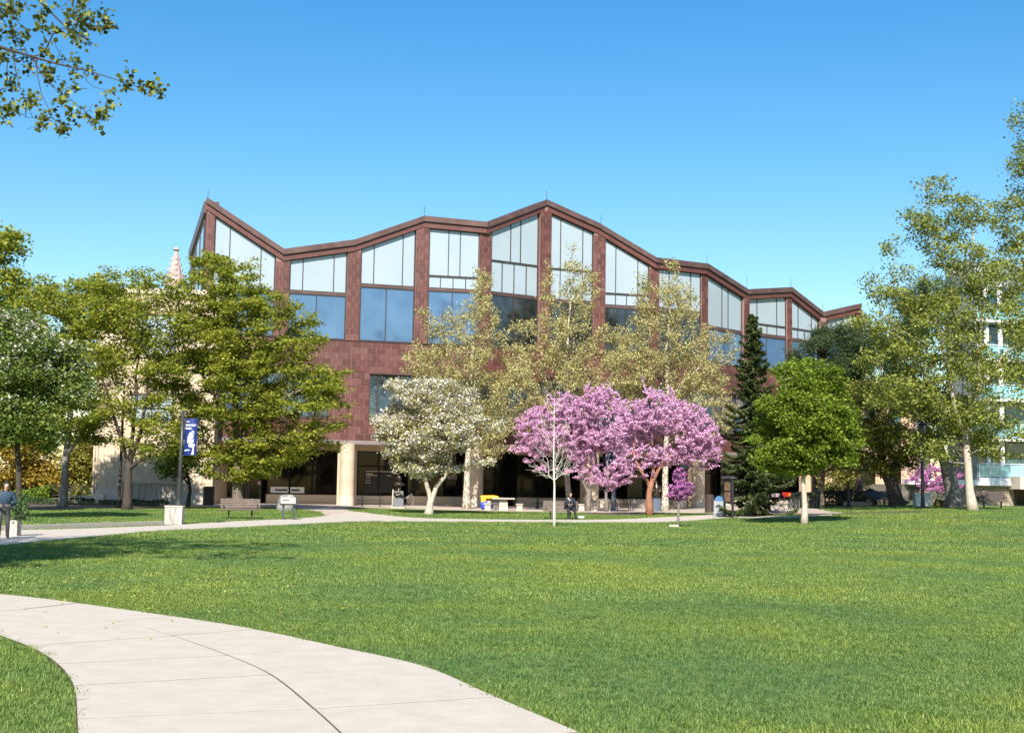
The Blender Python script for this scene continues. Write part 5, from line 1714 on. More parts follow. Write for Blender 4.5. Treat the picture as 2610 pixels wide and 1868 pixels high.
# ------------------------------------------------------------------ people
def person(name, label, loc, rz, joints, bones, mats, hair, root='pelvis', extra=None):
    """joints: name -> (x,y,z,r); bones: (a,b,material); one continuous skinned mesh"""
    t = thing(name, loc, label, 'person')
    names = list(joints)
    idx = {n_: i for i, n_ in enumerate(names)}
    me = bpy.data.meshes.new('body')
    me.from_pydata([joints[n_][:3] for n_ in names], [(idx[a], idx[b]) for a, b, _ in bones], [])
    tmp = bpy.data.objects.new('body_tmp', me)
    COL.objects.link(tmp)
    tmp.modifiers.new('skin', 'SKIN')
    sv = me.skin_vertices[0].data
    for n_ in names:
        r_ = joints[n_][3]
        sv[idx[n_]].radius = r_ if hasattr(r_, '__len__') else (r_, r_)
        sv[idx[n_]].use_root = n_ == root
    ss = tmp.modifiers.new('sub', 'SUBSURF')
    ss.levels = ss.render_levels = 2
    dg = bpy.context.evaluated_depsgraph_get()
    bm_ = bpy.data.meshes.new_from_object(tmp.evaluated_get(dg))
    COL.objects.unlink(tmp); bpy.data.objects.remove(tmp)
    o = bpy.data.objects.new('body', bm_)
    link(o, t)
    bm_.materials.clear()
    ml = []
    for _, _, m_ in bones:
        if m_ not in ml: ml.append(m_)
    for m_ in ml: bm_.materials.append(M[m_])
    segs = [(np.array(joints[a][:3]), np.array(joints[b][:3]), ml.index(m_)) for a, b, m_ in bones]
    for pf in bm_.polygons:
        c = np.array(pf.center)
        best, bd = 0, 9
        for a, b, k in segs:
            ab_ = b - a
            f_ = np.clip(np.dot(c - a, ab_) / (np.dot(ab_, ab_) + 1e-9), 0, 1)
            d = np.linalg.norm(a + ab_ * f_ - c)
            if d < bd: bd, best = d, k
        pf.material_index = best
        pf.use_smooth = True
    t.rotation_euler = (0, 0, rz)
    # hair / cap: a shell over the head
    hc, hr, hm, zlo, yb = hair
    mb = MB(); nu, nv = 16, 9
    for j in range(nv + 1):
        ph = math.pi * j / nv * 0.62
        for i in range(nu):
            th = 2 * math.pi * i / nu
            d = Vector((math.cos(th) * math.sin(ph), math.sin(th) * math.sin(ph), math.cos(ph)))
            dep = 1.0
            if d.y < -0.35 and d.z < zlo: dep = 0.78       # leaves the face free
            k_ = dep * (1 + 0.06 * noise.noise(d * 6))
            mb.v.append((hc[0] + d.x * hr[0] * k_, hc[1] + yb + d.y * hr[1] * k_, hc[2] + d.z * hr[2] * k_))
    for j in range(nv):
        for i in range(nu):
            mb.f.append((j * nu + i, (j + 1) * nu + i, (j + 1) * nu + (i + 1) % nu, j * nu + (i + 1) % nu))
    me2 = bpy.data.meshes.new('hair'); me2.from_pydata(mb.v, [], mb.f); me2.materials.append(M[hm])
    for pf in me2.polygons: pf.use_smooth = True
    ho = bpy.data.objects.new('hair', me2); link(ho, t)
    return t

def hand(J, B, wrist, tipdir, side, nm, s=1.0):
    """palm with five bent fingers growing from a wrist joint"""
    w = np.array(J[wrist][:3]); d = np.array(tipdir, float); d /= np.linalg.norm(d)
    sd_ = np.array(side, float); sd_ -= sd_.dot(d) * d; sd_ /= np.linalg.norm(sd_)
    dn = np.cross(d, sd_)
    palm = w + d * 0.055
    J[nm + 'palm'] = (*palm, (0.035, 0.022)); B.append((wrist, nm + 'palm', 'skin'))
    for k, (o_, ln) in enumerate(((-0.03, .06), (-0.01, .075), (0.01, .08), (0.03, .07))):
        a = palm + d * 0.035 + sd_ * o_
        b = a + d * ln * 0.45 + dn * 0.008
        c = b + d * ln * 0.3 + dn * ln * 0.4
        J[f'{nm}f{k}a'] = (*a, .009); J[f'{nm}f{k}b'] = (*b, .0085); J[f'{nm}f{k}c'] = (*c, .0075)
        B += [(nm + 'palm', f'{nm}f{k}a', 'skin'), (f'{nm}f{k}a', f'{nm}f{k}b', 'skin'), (f'{nm}f{k}b', f'{nm}f{k}c', 'skin')]
    a = palm - sd_ * 0.035 + d * 0.0
    b = a - sd_ * 0.02 + d * 0.035 + dn * 0.01
    J[nm + 'ta'] = (*a, .011); J[nm + 'tb'] = (*b, .009)
    B += [(nm + 'palm', nm + 'ta', 'skin'), (nm + 'ta', nm + 'tb', 'skin')]

# seated man looking down at his hands (faces -y)
J = {'pelvis': (0, .05, .55, (.165, .13)), 'belly': (0, .06, .72, (.17, .135)), 'chest': (0, .03, .92, (.20, .14)), 'neck0': (0, -.02, 1.08, (.10, .08)), 'neck': (0.01, -.05, 1.15, .055),
     'jaw': (.02, -.10, 1.19, .062), 'head': (.02, -.09, 1.27, (.078, .09)), 'crown': (.02, -.07, 1.34, .065), 'nose': (.025, -.185, 1.225, .014),
     'shl': (-.19, .03, 1.01, .085), 'ell': (-.29, -.02, .74, .065), 'wrl': (-.08, -.27, .74, .042),
     'shr': (.19, .03, 1.01, .085), 'elr': (.28, -.05, .75, .065), 'wrr': (.08, -.28, .76, .042),
     'hl': (-.10, -.02, .53, .10), 'kl': (-.10, -.46, .53, .075), 'al': (-.10, -.44, .10, .05), 'tl': (-.11, -.62, .045, .04),
     'hr': (.10, -.02, .53, .10), 'kr': (.22, -.44, .54, .075), 'ar': (.30, -.42, .10, .05), 'tr': (.35, -.60, .045, .04)}
B = [('pelvis', 'belly', 'jacket'), ('belly', 'chest', 'jacket'), ('chest', 'neck0', 'jacket'), ('neck0', 'neck', 'jacket'), ('neck', 'jaw', 'skin'), ('jaw', 'head', 'skin'), ('head', 'crown', 'skin'), ('head', 'nose', 'skin'),
     ('chest', 'shl', 'jacket'), ('shl', 'ell', 'jacket'), ('ell', 'wrl', 'jacket'), ('chest', 'shr', 'jacket'), ('shr', 'elr', 'jacket'), ('elr', 'wrr', 'jacket'),
     ('pelvis', 'hl', 'trouser'), ('hl', 'kl', 'trouser'), ('kl', 'al', 'trouser'), ('al', 'tl', 'shoe'), ('pelvis', 'hr', 'trouser'), ('hr', 'kr', 'trouser'), ('kr', 'ar', 'trouser'), ('ar', 'tr', 'shoe')]
hand(J, B, 'wrl', (.8, -.5, .1), (0, -.3, 1), 'L')
hand(J, B, 'wrr', (-.8, -.5, .1), (0, -.3, 1), 'R')
mp = Vector(bcp) + Matrix.Rotation(R(-2), 3, 'Z') @ Vector((0.50, -0.03, 0))
man = person('person', 'man in black jacket and trousers sitting on bench looking at his hands', mp, R(-2), J, B, None, ((.02, -.07, 1.275), (.098, .115, .115), 'hair', 0.45, .015))
mb = MB(); mb.tube([(-.12, -.04, 1.08), (-.05, -.13, 1.0), (.0, -.15, .92)], [.035, .03, .02], 6)
me2 = bpy.data.meshes.new('collar'); me2.from_pydata(mb.v, [], mb.f); me2.materials.append(M['collar']); co = bpy.data.objects.new('collar', me2); link(co, man)
ph = thing('phone', mp + Vector((0, -.40, .83)), 'small dark phone held in the hands of the seated man', 'phone')
mb = MB(); mb.box(mp + Vector((0, -.37, .80)), (.075, .012, .15), Matrix.Rotation(R(35), 3, 'X')); mb.build('case', M['black'], ph)
mb = MB(); mb.box(mp + Vector((0, -.362, .806)), (.066, .003, .135), Matrix.Rotation(R(35), 3, 'X')); mb.build('screen', M['blue_glass'], ph)

# walker at the left edge (faces the camera's right, looking down)
J = {'pelvis': (0, 0, .84, (.16, .12)), 'belly': (0, .0, 1.0, (.18, .14)), 'chest': (0, -.01, 1.17, (.20, .15)), 'neck0': (.02, -.02, 1.31, (.10, .085)), 'neck': (.03, -.03, 1.36, .055),
     'jaw': (.05, -.06, 1.40, .065), 'head': (.05, -.05, 1.48, (.08, .092)), 'crown': (.05, -.03, 1.56, .066), 'nose': (.07, -.15, 1.45, .014),
     'shl': (-.20, 0, 1.25, .085), 'ell': (-.27, -.03, .98, .062), 'wrl': (-.12, -.24, .92, .04),
     'shr': (.20, 0, 1.25, .09), 'elr': (.30, -.02, .99, .07), 'wrr': (.16, -.24, .92, .042),
     'hl': (-.09, 0, .80, .105), 'kl': (-.10, -.10, .45, .075), 'al': (-.10, .02, .09, .05), 'tl': (-.11, -.14, .04, .042),
     'hr': (.09, 0, .80, .105), 'kr': (.11, .0, .44, .075), 'ar': (.12, .12, .10, .05), 'tr': (.14, -.04, .04, .042)}
B = [(a, b, {'jacket': 'jacket_blue', 'trouser': 'trouser_grey'}.get(m_, m_)) for a, b, m_ in
     [('pelvis', 'belly', 'jacket'), ('belly', 'chest', 'jacket'), ('chest', 'neck0', 'jacket'), ('neck0', 'neck', 'jacket'), ('neck', 'jaw', 'skin'), ('jaw', 'head', 'skin'), ('head', 'crown', 'skin'), ('head', 'nose', 'skin'),
      ('chest', 'shl', 'jacket'), ('shl', 'ell', 'jacket'), ('ell', 'wrl', 'jacket'), ('chest', 'shr', 'jacket'), ('shr', 'elr', 'jacket'), ('elr', 'wrr', 'jacket'),
      ('pelvis', 'hl', 'trouser'), ('hl', 'kl', 'trouser'), ('kl', 'al', 'trouser'), ('al', 'tl', 'shoe'), ('pelvis', 'hr', 'trouser'), ('hr', 'kr', 'trouser'), ('kr', 'ar', 'trouser'), ('ar', 'tr', 'shoe')]]
hand(J, B, 'wrl', (.6, -.6, .1), (0, -.3, 1), 'L')
hand(J, B, 'wrr', (-.6, -.6, .1), (0, -.3, 1), 'R')
wp = gnd(6, 1375)
person('person', 'walker in blue jacket and grey trousers at the left edge', (wp.x, wp.y, wp.z + 0.022), R(18), J, B, None, ((.05, -.035, 1.485), (.105, .125, .125), 'hair', 0.35, .02))

# ------------------------------------------------------------------ trees and plants
# the near tree at left whose boughs hang into the picture; its trunk stands outside the frame
MAP = dict(bark=M['bark'], flat=0.42, upb=1.1)
nt_b = Vector((-15.2, 22.0, 0))
def near_tree():
    Y = 22.0
    x0 = CX + (-17.5) / Y * F
    s = mpp(Y)
    tr = [(x0, 1255 + 175, 45), (x0 + 20, 1000, 38), (x0 + 40, 700, 34), (x0 + 60, 350, 26), (x0 + 100, 0, 18), (x0 + 130, -350, 9)]
    limbs = [[(x0 + 60, 420, 16), (-500, 200, 14, -1.0), (-200, 60, 11, -1.5), (30, 128, 3.4, -1.5), (150, 162, 2.3, -1.4), (240, 182, 1.6, -1.4), (300, 200, 1.1, -1.4), (375, 225, 0.7, -1.4)],
             [(x0 + 60, 300, 16), (-400, -100, 13, 0.5), (-120, -130, 8, 0.8), (60, -40, 4, 0.5), (160, 60, 2, 0.3), (235, 110, 1.2, .2)],
             [(x0 + 50, 500, 14), (-550, 420, 9, 1.5), (-250, 330, 6, 1.0), (-60, 280, 3, 1.0)],
             [(x0 + 60, 350, 14), (x0 - 300, 100, 10, 2), (x0 - 500, -100, 6, 3)],
             [(90, 150, 1.6, -1.45), (140, 215, 1.2, -1.4), (190, 255, 0.9, -1.4), (255, 315, 0.6, -1.3)],
             [(40, 135, 1.5, -1.5), (60, 220, 1.0, -1.5), (85, 300, 0.7, -1.5)], [(100, 150, 1.3, -1.45), (115, 240, 0.9, -1.4), (150, 330, 0.5, -1.4)]]
    env = [(120, 90, 125, 105, -1.0, 150), (60, 240, 100, 100, -1.2, 140), (300, 185, 70, 30, -1.4, 60), (400, 232, 28, 22, -1.4, 40), (200, 270, 70, 70, -1.3, 80), (235, 30, 60, 50, 0, 90), (110, 300, 100, 45, -1.2, 120), (250, 230, 60, 60, -1.3, 70), (330, 240, 60, 25, -1.4, 50), (160, 190, 90, 60, -1.3, 90),
           (-250, 60, 300, 260, 0, 500), (-80, -230, 230, 170, 0, 400), (170, -260, 150, 120, 0, 250), (-250, 420, 160, 130, 0, 250), (-700, 0, 420, 420, 0, 500), (-1050, 250, 350, 350, 1, 450), (-600, -350, 400, 300, 0, 500)]
    return tree('maple_tree', 'tall maple whose leafy boughs hang into the upper left corner', (x0, 1430), tr, env, M['bark_dark'], L['near'], Y=Y, limbs=limbs,
                natt=2600, vp=0.42, lm=1.0, nleaf=15, spread=0.065, Ls=0.09, Ws=0.08, flat=1.0, upb=0.3, cell=0.42, tip=0.004, lfrac=0.72, gap=-0.35, bf=0.12, droop=0.9, wob=0.12, group='maple trees')
near_tree()
x0 = CX - 14.2 / 18 * F  # unseen second maple, added for the shade its crown casts on the left lawn
tree('maple_tree', 'unseen tall maple added outside the picture at left to shade the lawn', (x0, 1410), [(x0, 1410, 40), (x0, 1000, 34), (x0 + 10, 500, 25), (x0 + 20, 0, 14), (x0 + 30, -400, 6)],
     [(x0, 150, 850, 500), (x0 + 150, -300, 700, 450), (x0 - 250, 400, 550, 250)], M['bark'], L['maple'], Y=18, natt=620, nleaf=40, lm=1.0, spread=0.3, Ls=0.2, Ws=0.16, flat=0.5, cell=0.7, gap=-0.1, group='maple trees')

tree('maple_tree', 'large spreading maple with layered bright green leaves behind the left bench', (606, 1290), [(606, 1290, 13), (606, 1200, 11.5), (603, 1100, 9), (598, 1000, 7), (592, 900, 5), (588, 780, 3), (585, 700, 1.6)],
     [(590, 740, 130, 100), (640, 850, 185, 120), (600, 980, 160, 120), (770, 1010, 135, 95), (500, 960, 100, 170), (480, 1120, 60, 60), (700, 1130, 140, 60), (840, 1060, 70, 95), (860, 980, 50, 45), (530, 680, 50, 50), (600, 1180, 130, 50)],
     M['bark'], L['maple'], Y=75, limbs=[[(604, 1120, 6), (660, 1060, 5, -.5), (730, 1010, 4, -1), (800, 980, 2.5, -1)], [(603, 1080, 6), (550, 1010, 5, -.5), (500, 930, 3, -1)], [(600, 1010, 5), (660, 930, 4, .6), (720, 880, 2.5, 1)], [(604, 1150, 5), (680, 1125, 4, .8), (780, 1120, 2.2, 1)], [(598, 960, 4), (560, 860, 3, .5), (540, 760, 2, .6)]],
     natt=1050, nleaf=38, spread=0.27, Ls=0.17, Ws=0.135, flat=0.33, upb=1.2, cell=0.5, gap=-0.16, group='maple trees')
tree('maple_tree', 'forked maple with dark limbs in front of the cream wing', (324, 1299), [(323, 1299, 10), (326, 1210, 9), (330, 1180, 9)],
     [(350, 735, 110, 50), (430, 740, 60, 50), (270, 730, 70, 45), (360, 800, 125, 95), (300, 850, 110, 110), (420, 900, 80, 120), (330, 960, 120, 90), (400, 1110, 95, 60), (290, 1090, 75, 55), (430, 1010, 60, 60)],
     M['bark_dark'], L['maple'], limbs=[[(330, 1185, 6), (312, 1130, 5, -.3), (285, 1050, 4, -.6), (262, 960, 3, -.8)], [(331, 1185, 6), (338, 1100, 5, .3), (347, 1010, 4, .5), (352, 900, 2.5, .5)], [(332, 1180, 6), (356, 1110, 5, -.4), (370, 1030, 4, -.6), (385, 930, 2.5, -.6)], [(331, 1195, 4.5), (352, 1178, 4, -.5), (385, 1160, 2.5, -.8)]],
     natt=640, vp=.75, nleaf=30, lm=1.45, spread=0.28, Ls=0.16, Ws=0.13, flat=0.38, upb=1.1, cell=0.56, gap=-0.08, group='maple trees')
tree('maple_tree', 'maple with yellow-green leaves and pale lit trunk at far left', (160, 1292), [(160, 1292, 10), (164, 1230, 9), (168, 1170, 8.5), (176, 1090, 7), (186, 1000, 5), (190, 880, 3), (192, 780, 1.6)],
     [(180, 800, 130, 95), (250, 780, 90, 80), (130, 900, 130, 120), (230, 930, 90, 90), (170, 1050, 120, 70), (250, 1090, 70, 50), (90, 760, 70, 60)],
     M['bark_grey'], L['maple'], limbs=[[(168, 1170, 5), (140, 1120, 4, -.4), (110, 1060, 3, -.6)], [(170, 1160, 5), (205, 1110, 4, -.4), (240, 1050, 3, -.6)], [(180, 1050, 4), (220, 960, 3, .5), (250, 860, 2, .5)]],
     natt=620, nleaf=34, spread=0.29, Ls=0.17, Ws=0.135, flat=0.38, upb=1.1, cell=0.56, gap=-0.18, group='maple trees')
tree('hawthorn_tree', 'dense green hawthorn with white blossom on top at left edge', (52, 1290), [(52, 1290, 8), (48, 1200, 7), (44, 1120, 6), (50, 1000, 4), (60, 900, 2)],
     [(40, 850, 90, 70), (110, 930, 110, 95), (30, 980, 110, 100), (60, 1080, 110, 80), (180, 980, 60, 60)],
     M['bark_dark'], L['thorn'], Y=56, limbs=[[(46, 1120, 4), (90, 1040, 3, -.5), (130, 960, 2, -.6)]],
     natt=520, nleaf=44, spread=0.26, Ls=0.14, Ws=0.11, flat=0.5, cell=0.5, gap=-0.15, blossom=(L['white'], 34, 1000, 0.6))
tree('maple_tree', 'tall maple whose crown rises above the hawthorn at left edge', (-48, 1292), [(-48, 1292, 13), (-46, 1150, 11), (-42, 950, 7), (-30, 760, 4), (-20, 660, 2)],
     [(0, 690, 50, 95), (-30, 800, 110, 130), (-60, 950, 120, 120), (40, 810, 60, 60), (5, 640, 55, 45), (15, 610, 40, 30)],
     M['bark'], L['maple'], Y=63, natt=520, vp=.7, nleaf=34, spread=0.3, Ls=0.18, Ws=0.14, flat=0.42, gap=-0.1, group='maple trees')
tree('shrub_tree', 'yellowish leafy shrub behind the walker at far left', (60, 1290), [(60, 1288, 4), (58, 1230, 3), (60, 1160, 2)], [(50, 1170, 90, 75), (110, 1230, 70, 55), (20, 1240, 60, 45)],
     M['bark'], L['yellow'], Y=92, natt=260, nleaf=36, spread=0.3, Ls=0.2, Ws=0.16, cat='shrub', limbs=[[(59, 1250, 2.5), (90, 1200, 2), (120, 1160, 1)]], group='yellow shrubs', parts=('stem', 'foliage'))
tree('shrub_tree', 'yellow-green leafy shrub behind the ramp railing', (205, 1290), [(205, 1288, 4), (203, 1230, 3), (200, 1170, 2)], [(195, 1180, 60, 70), (215, 1235, 50, 45), (160, 1240, 45, 40)],
     M['bark'], L['olive'], Y=93, natt=220, nleaf=34, spread=0.3, Ls=0.19, Ws=0.15, cat='shrub', group='yellow shrubs', parts=('stem', 'foliage'))
tree('young_tree', 'young tree with a thin curved trunk right of the bannered lamp post', (478, 1292), [(478, 1292, 4.5), (484, 1250, 4), (480, 1215, 3.6), (470, 1180, 3), (465, 1130, 2)], [(440, 1190, 55, 35), (500, 1180, 50, 35), (470, 1120, 60, 45), (420, 1225, 30, 14)],
     M['bark_dark'], L['maple_deep'], limbs=[[(481, 1235, 2.5), (460, 1210, 2, -.3), (425, 1208, 1.2, -.4)]], natt=150, nleaf=22, spread=0.24, Ls=0.15, Ws=0.12, flat=0.5, cell=0.42, gap=0.0)

# centre
tree('crabapple_tree', 'white-blossoming crabapple with a forked trunk in front of the glazing', (1092, 1311), [(1092, 1311, 9.5), (1094, 1290, 8.5), (1100, 1268, 8)],
     [(1040, 1010, 75, 50), (1120, 1030, 110, 65), (1080, 1100, 130, 80), (1200, 1100, 85, 70), (1060, 1170, 90, 45), (1180, 1170, 80, 35), (1000, 1060, 50, 50), (990, 1125, 45, 25)],
     M['bark_pale'], L['crab'], limbs=[[(1099, 1272, 6.5), (1088, 1235, 5.5, -.2), (1080, 1205, 5, -.3), (1065, 1140, 4, -.4), (1050, 1060, 2.5, -.4)], [(1102, 1272, 6.5), (1113, 1240, 6, .1), (1135, 1213, 5, .2), (1148, 1180, 4, .3), (1160, 1100, 2.5, .3)]],
     natt=620, nleaf=20, ulo=.15, spread=0.19, Ls=0.13, Ws=0.10, flat=0.55, cell=0.44, gap=-0.04, blossom=(L['white'], 58, None, 0.9))
PL = dict(bark=M['bark_plane'], leaf=L['plane'], flat=0.9, upb=0.3, cell=0.56, tip=0.006, gap=-0.03, spread=0.17, ulo=.1, Ls=0.13, Ws=0.10, bf=0.35, vp=.62, jit=(0.12, 0.38))
tree('plane_tree', 'pale yellow-green plane tree behind the white crabapple', (1189, 1297), [(1189, 1297, 9), (1190, 1230, 8), (1193, 1150, 7), (1197, 1000, 5), (1205, 880, 3.2), (1216, 790, 1.2)],
     [(1228, 745, 32, 55), (1205, 840, 85, 75), (1170, 930, 130, 80), (1200, 1020, 145, 80), (1250, 1120, 95, 60), (1110, 850, 60, 70), (1280, 860, 40, 60), (1080, 950, 60, 60), (1310, 980, 60, 90)], natt=1150, nleaf=20, group='plane trees', **PL)
tree('plane_tree', 'pale yellow-green plane tree rising behind the left redbud', (1447, 1297), [(1447, 1297, 7.5), (1447, 1150, 6.5), (1445, 1000, 5.5), (1447, 860, 3.2), (1453, 770, 1.2)],
     [(1457, 705, 28, 50), (1450, 790, 75, 70), (1440, 880, 115, 75), (1420, 970, 150, 80), (1350, 1050, 100, 60), (1395, 730, 20, 50), (1500, 740, 25, 60), (1330, 900, 60, 80), (1560, 930, 60, 90), (1500, 1020, 100, 50)], Y=90.5, natt=1150, nleaf=20, group='plane trees', **PL)
tree('plane_tree', 'pale yellow-green plane tree rising behind the right redbud', (1694, 1301), [(1694, 1301, 9), (1697, 1180, 7), (1700, 1010, 5.5), (1700, 880, 3.2), (1708, 780, 1.2)],
     [(1713, 715, 30, 50), (1700, 790, 80, 65), (1690, 870, 120, 75), (1700, 960, 155, 75), (1780, 1060, 100, 70), (1820, 900, 60, 60), (1640, 760, 25, 60), (1600, 930, 60, 90), (1560, 1010, 60, 50)], Y=93.0, natt=1200, nleaf=20, group='plane trees',
     limbs=[[(1698, 1030, 3.5), (1740, 975, 2.8, -.4), (1790, 930, 1.8, -.6)]], **PL)
RB = dict(flat=0.6, upb=0.3, cell=0.33, tip=0.005, gap=-0.2, spread=0.06, Ls=0.10, Ws=0.08, ulo=0.0, bf=0.15, shell=0.6, jit=(0.10, 0.28))
tree('redbud_tree', 'pink redbud with a twin trunk right of the seated man', (1499, 1302), [(1499, 1302, 5.5), (1500, 1265, 5), (1502, 1250, 5)],
     [(1400, 1100, 95, 60), (1480, 1060, 85, 55), (1350, 1140, 55, 35), (1480, 1130, 85, 55), (1390, 1180, 60, 25), (1480, 1200, 55, 28), (1440, 1040, 60, 30)], M['bark_grey'], L['pink'], Y=86,
     limbs=[[(1500, 1255, 4), (1488, 1228, 3.5, -.3), (1462, 1180, 2.8, -.5), (1420, 1130, 1.8, -.6)], [(1503, 1255, 4), (1510, 1225, 3.5, .2), (1518, 1170, 2.8, .3), (1510, 1090, 1.8, .3)]], natt=1150, nleaf=24, group='redbud trees', **RB)
tree('redbud_tree', 'slender pink redbud beside the grey-blue lamp post', (1546, 1304), [(1546, 1304, 3.6), (1545, 1250, 3.2), (1549, 1190, 2.6), (1545, 1110, 1.6)],
     [(1545, 1070, 65, 50), (1550, 1120, 60, 40), (1570, 1215, 50, 35), (1530, 1225, 30, 22), (1525, 1020, 45, 35), (1590, 1190, 30, 30)], M['bark_grey'], L['pink'], Y=85, natt=560, nleaf=24, group='redbud trees', **RB)
tree('redbud_tree', 'broad pink redbud with a red-brown lit trunk at right of centre', (1656, 1314), [(1656, 1314, 8), (1657, 1260, 7), (1659, 1228, 7.5)],
     [(1660, 1050, 85, 50), (1700, 1090, 120, 60), (1630, 1110, 80, 55), (1770, 1130, 75, 60), (1720, 1150, 110, 45), (1610, 1160, 50, 35), (1640, 1015, 40, 25), (1800, 1170, 45, 30), (1640, 1205, 30, 18)], M['bark_red'], L['pink'],
     limbs=[[(1657, 1240, 4.5), (1640, 1212, 4, -.3), (1624, 1190, 3.5, -.4), (1615, 1150, 2.4, -.5)], [(1660, 1232, 5), (1676, 1198, 4.2, -.2), (1698, 1172, 3.4, -.4), (1740, 1130, 2, -.5)], [(1659, 1232, 4.5), (1664, 1195, 3.8, .3), (1660, 1130, 2.5, .4)]], natt=1400, nleaf=24, group='redbud trees', **RB)
tree('redbud_sapling', 'small deep-pink redbud sapling on a thin stem at the lawn edge', (1728, 1343), [(1728, 1343, 2.8), (1730, 1290, 2.2), (1731, 1240, 1.5), (1733, 1195, .7)],
     [(1733, 1215, 20, 22), (1735, 1245, 34, 24), (1728, 1262, 32, 13)], M['bark_grey'], L['magenta'], natt=210, nleaf=16, ulo=0.0, spread=0.035, Ls=0.06, Ws=0.055, cell=0.11, tip=0.003, gap=-0.8, wob=0.05, parts=('stem', 'blossom'))
tree('bare_sapling', 'leafless sapling with a straight whitish stem on the lawn', (1413, 1343), [(1413, 1343, 3.0), (1412.5, 1240, 2.3), (1412, 1120, 1.2), (1413, 1010, .4)],
     [(1413, 1120, 55, 80), (1400, 1190, 65, 30), (1425, 1170, 55, 40), (1413, 1000, 30, 50)], M['bark_white'], None, natt=330, bare=True, cell=0.22, tip=0.0035, gap=-0.4, bf=0.5, wob=0.05, parts=('stem', 'twigs'))

# right
def conifer(name, label, base, top, wpx_, Y=None, leaf=None, nb=150):
    b = gnd(*base) if Y is None else onground(base[0], Y)
    root = thing(name, b, label, 'tree')
    tp = at(top[0], top[1], b.y)
    H = tp.z - b.z
    s = mpp(b.y)
    mb = MB()
    ax = lambda f_: np.array((b.x + (tp.x - b.x) * f_, b.y, b.z + H * f_))
    mb.tube([ax(q / 8) for q in range(9)], [0.17 * (1 - q / 8.6) + 0.01 for q in range(9)], 8)
    cs, axs = [], []
    for k in range(nb):
        f_ = 0.04 + 0.95 * (k / nb) ** 0.9
        a = k * 2.39996 + rnd.uniform(-.3, .3)
        ln = wpx_ * s * (1 - f_) ** 0.72 * rnd.uniform(0.55, 1.12) + 0.12
        p0 = ax(f_)
        dr = np.array((math.cos(a), math.sin(a), 0))
        pts = []
        sag = rnd.uniform(.22, .42)
        for q in range(6):
            g = q / 5
            pts.append(p0 + dr * ln * g + np.array((0, 0, ln * (-sag * math.sin(g * 2.2) + 0.16 * g * g))))
        pts = np.array(pts)
        mb.tube(pts, [0.03 * (1 - q / 6.5) * (0.5 + ln * .3) for q in range(6)], 4, caps=False)
        n = int(55 + 150 * ln)
        u = rs.uniform(0.12, 1.03, n) * 5
        i0 = np.minimum(u.astype(int), 4)
        c = pts[i0] + (pts[i0 + 1] - pts[i0]) * (u - i0)[:, None]
        w = 0.09 + 0.2 * ln * (1 - np.abs(u / 5 - 0.45)) * 0.8
        sdv = np.array((-dr[1], dr[0], 0))
        off = rs.uniform(-1, 1, n)
        c = c + sdv * (off * w)[:, None] + np.array((0, 0, -1.0)) * (np.abs(rs.normal(0, .07, n)) + np.abs(off) * w * .3)[:, None]
        cs.append(c)
        axs.append(dr * 0.8 + sdv * off[:, None] * 1.2 + np.array((0, 0, -.35)))
    mb.build('trunk', M['bark_grey'], root, True)
    C = np.concatenate(cs); AX = np.concatenate(axs)
    n = len(C)
    nr = rs.normal(size=(n, 3)); nr[:, 2] = np.abs(nr[:, 2]) + .5
    quads('crown', leafquads(C, nr, 0.24, 0.075, 0.2, AX), leaf, root, np.clip(rs.normal(.5, .25, n), 0, 1))
    return root
conifer('spruce_tree', 'narrow dark green spruce right of the notice kiosk', (1917, 1316), (1918, 792), 104, leaf=L['spruce'], nb=165)
tree('linden_tree', 'round bright green linden with a pale straight trunk', (2050, 1336), [(2050, 1336, 7.5), (2049, 1260, 6.5), (2050, 1190, 5), (2053, 1120, 3), (2056, 1050, 1.6)],
     [(2055, 985, 95, 75), (2055, 1060, 125, 90), (2000, 1110, 95, 70), (2105, 1120, 90, 70), (2050, 1160, 110, 45), (1990, 1170, 70, 45), (2125, 1165, 60, 45)], M['bark_pale'], L['bright'], limbs=[[(2049, 1215, 4), (2030, 1160, 3, -.3), (2010, 1100, 2, -.4)], [(2050, 1205, 4), (2075, 1150, 3, .3), (2095, 1090, 2, .4)]],
     natt=800, nleaf=32, lm=1.75, spread=0.2, Ls=0.15, Ws=0.115, flat=0.5, upb=0.7, cell=0.4, gap=-0.2)
tree('dark_trunk_tree', 'shaded tree with a dark trunk behind the spruce', (1957, 1312), [(1957, 1312, 7), (1956, 1240, 6.5), (1958, 1150, 5), (1962, 1050, 3)], [(1965, 1120, 60, 70), (1975, 1200, 50, 30)], M['bark_dark'], L['spruce'], natt=160, nleaf=34, spread=.26, Ls=.2, Ws=.08, droop=.8)
tree('pine_tree', 'dark green pine with rounded needle clumps behind the linden', (2190, 1303), [(2190, 1303, 10), (2188, 1180, 9), (2180, 1050, 7), (2165, 930, 4)],
     [(2075, 905, 85, 45), (2130, 870, 70, 45), (2200, 900, 80, 70), (2270, 930, 70, 90), (2140, 960, 110, 60), (2040, 940, 50, 40), (2330, 800, 60, 70), (2390, 740, 60, 50), (2260, 1010, 80, 50)], M['bark_dark'], L['pine'], Y=88,
     limbs=[[(2186, 1120, 6), (2240, 1010, 5, .4), (2300, 880, 4, .5), (2370, 760, 2.5, .5)]], natt=900, nleaf=70, lm=1.2, spread=0.24, Ls=0.30, Ws=0.045, flat=0.9, cell=0.5, gap=-0.12, radial=True, droop=-0.3)
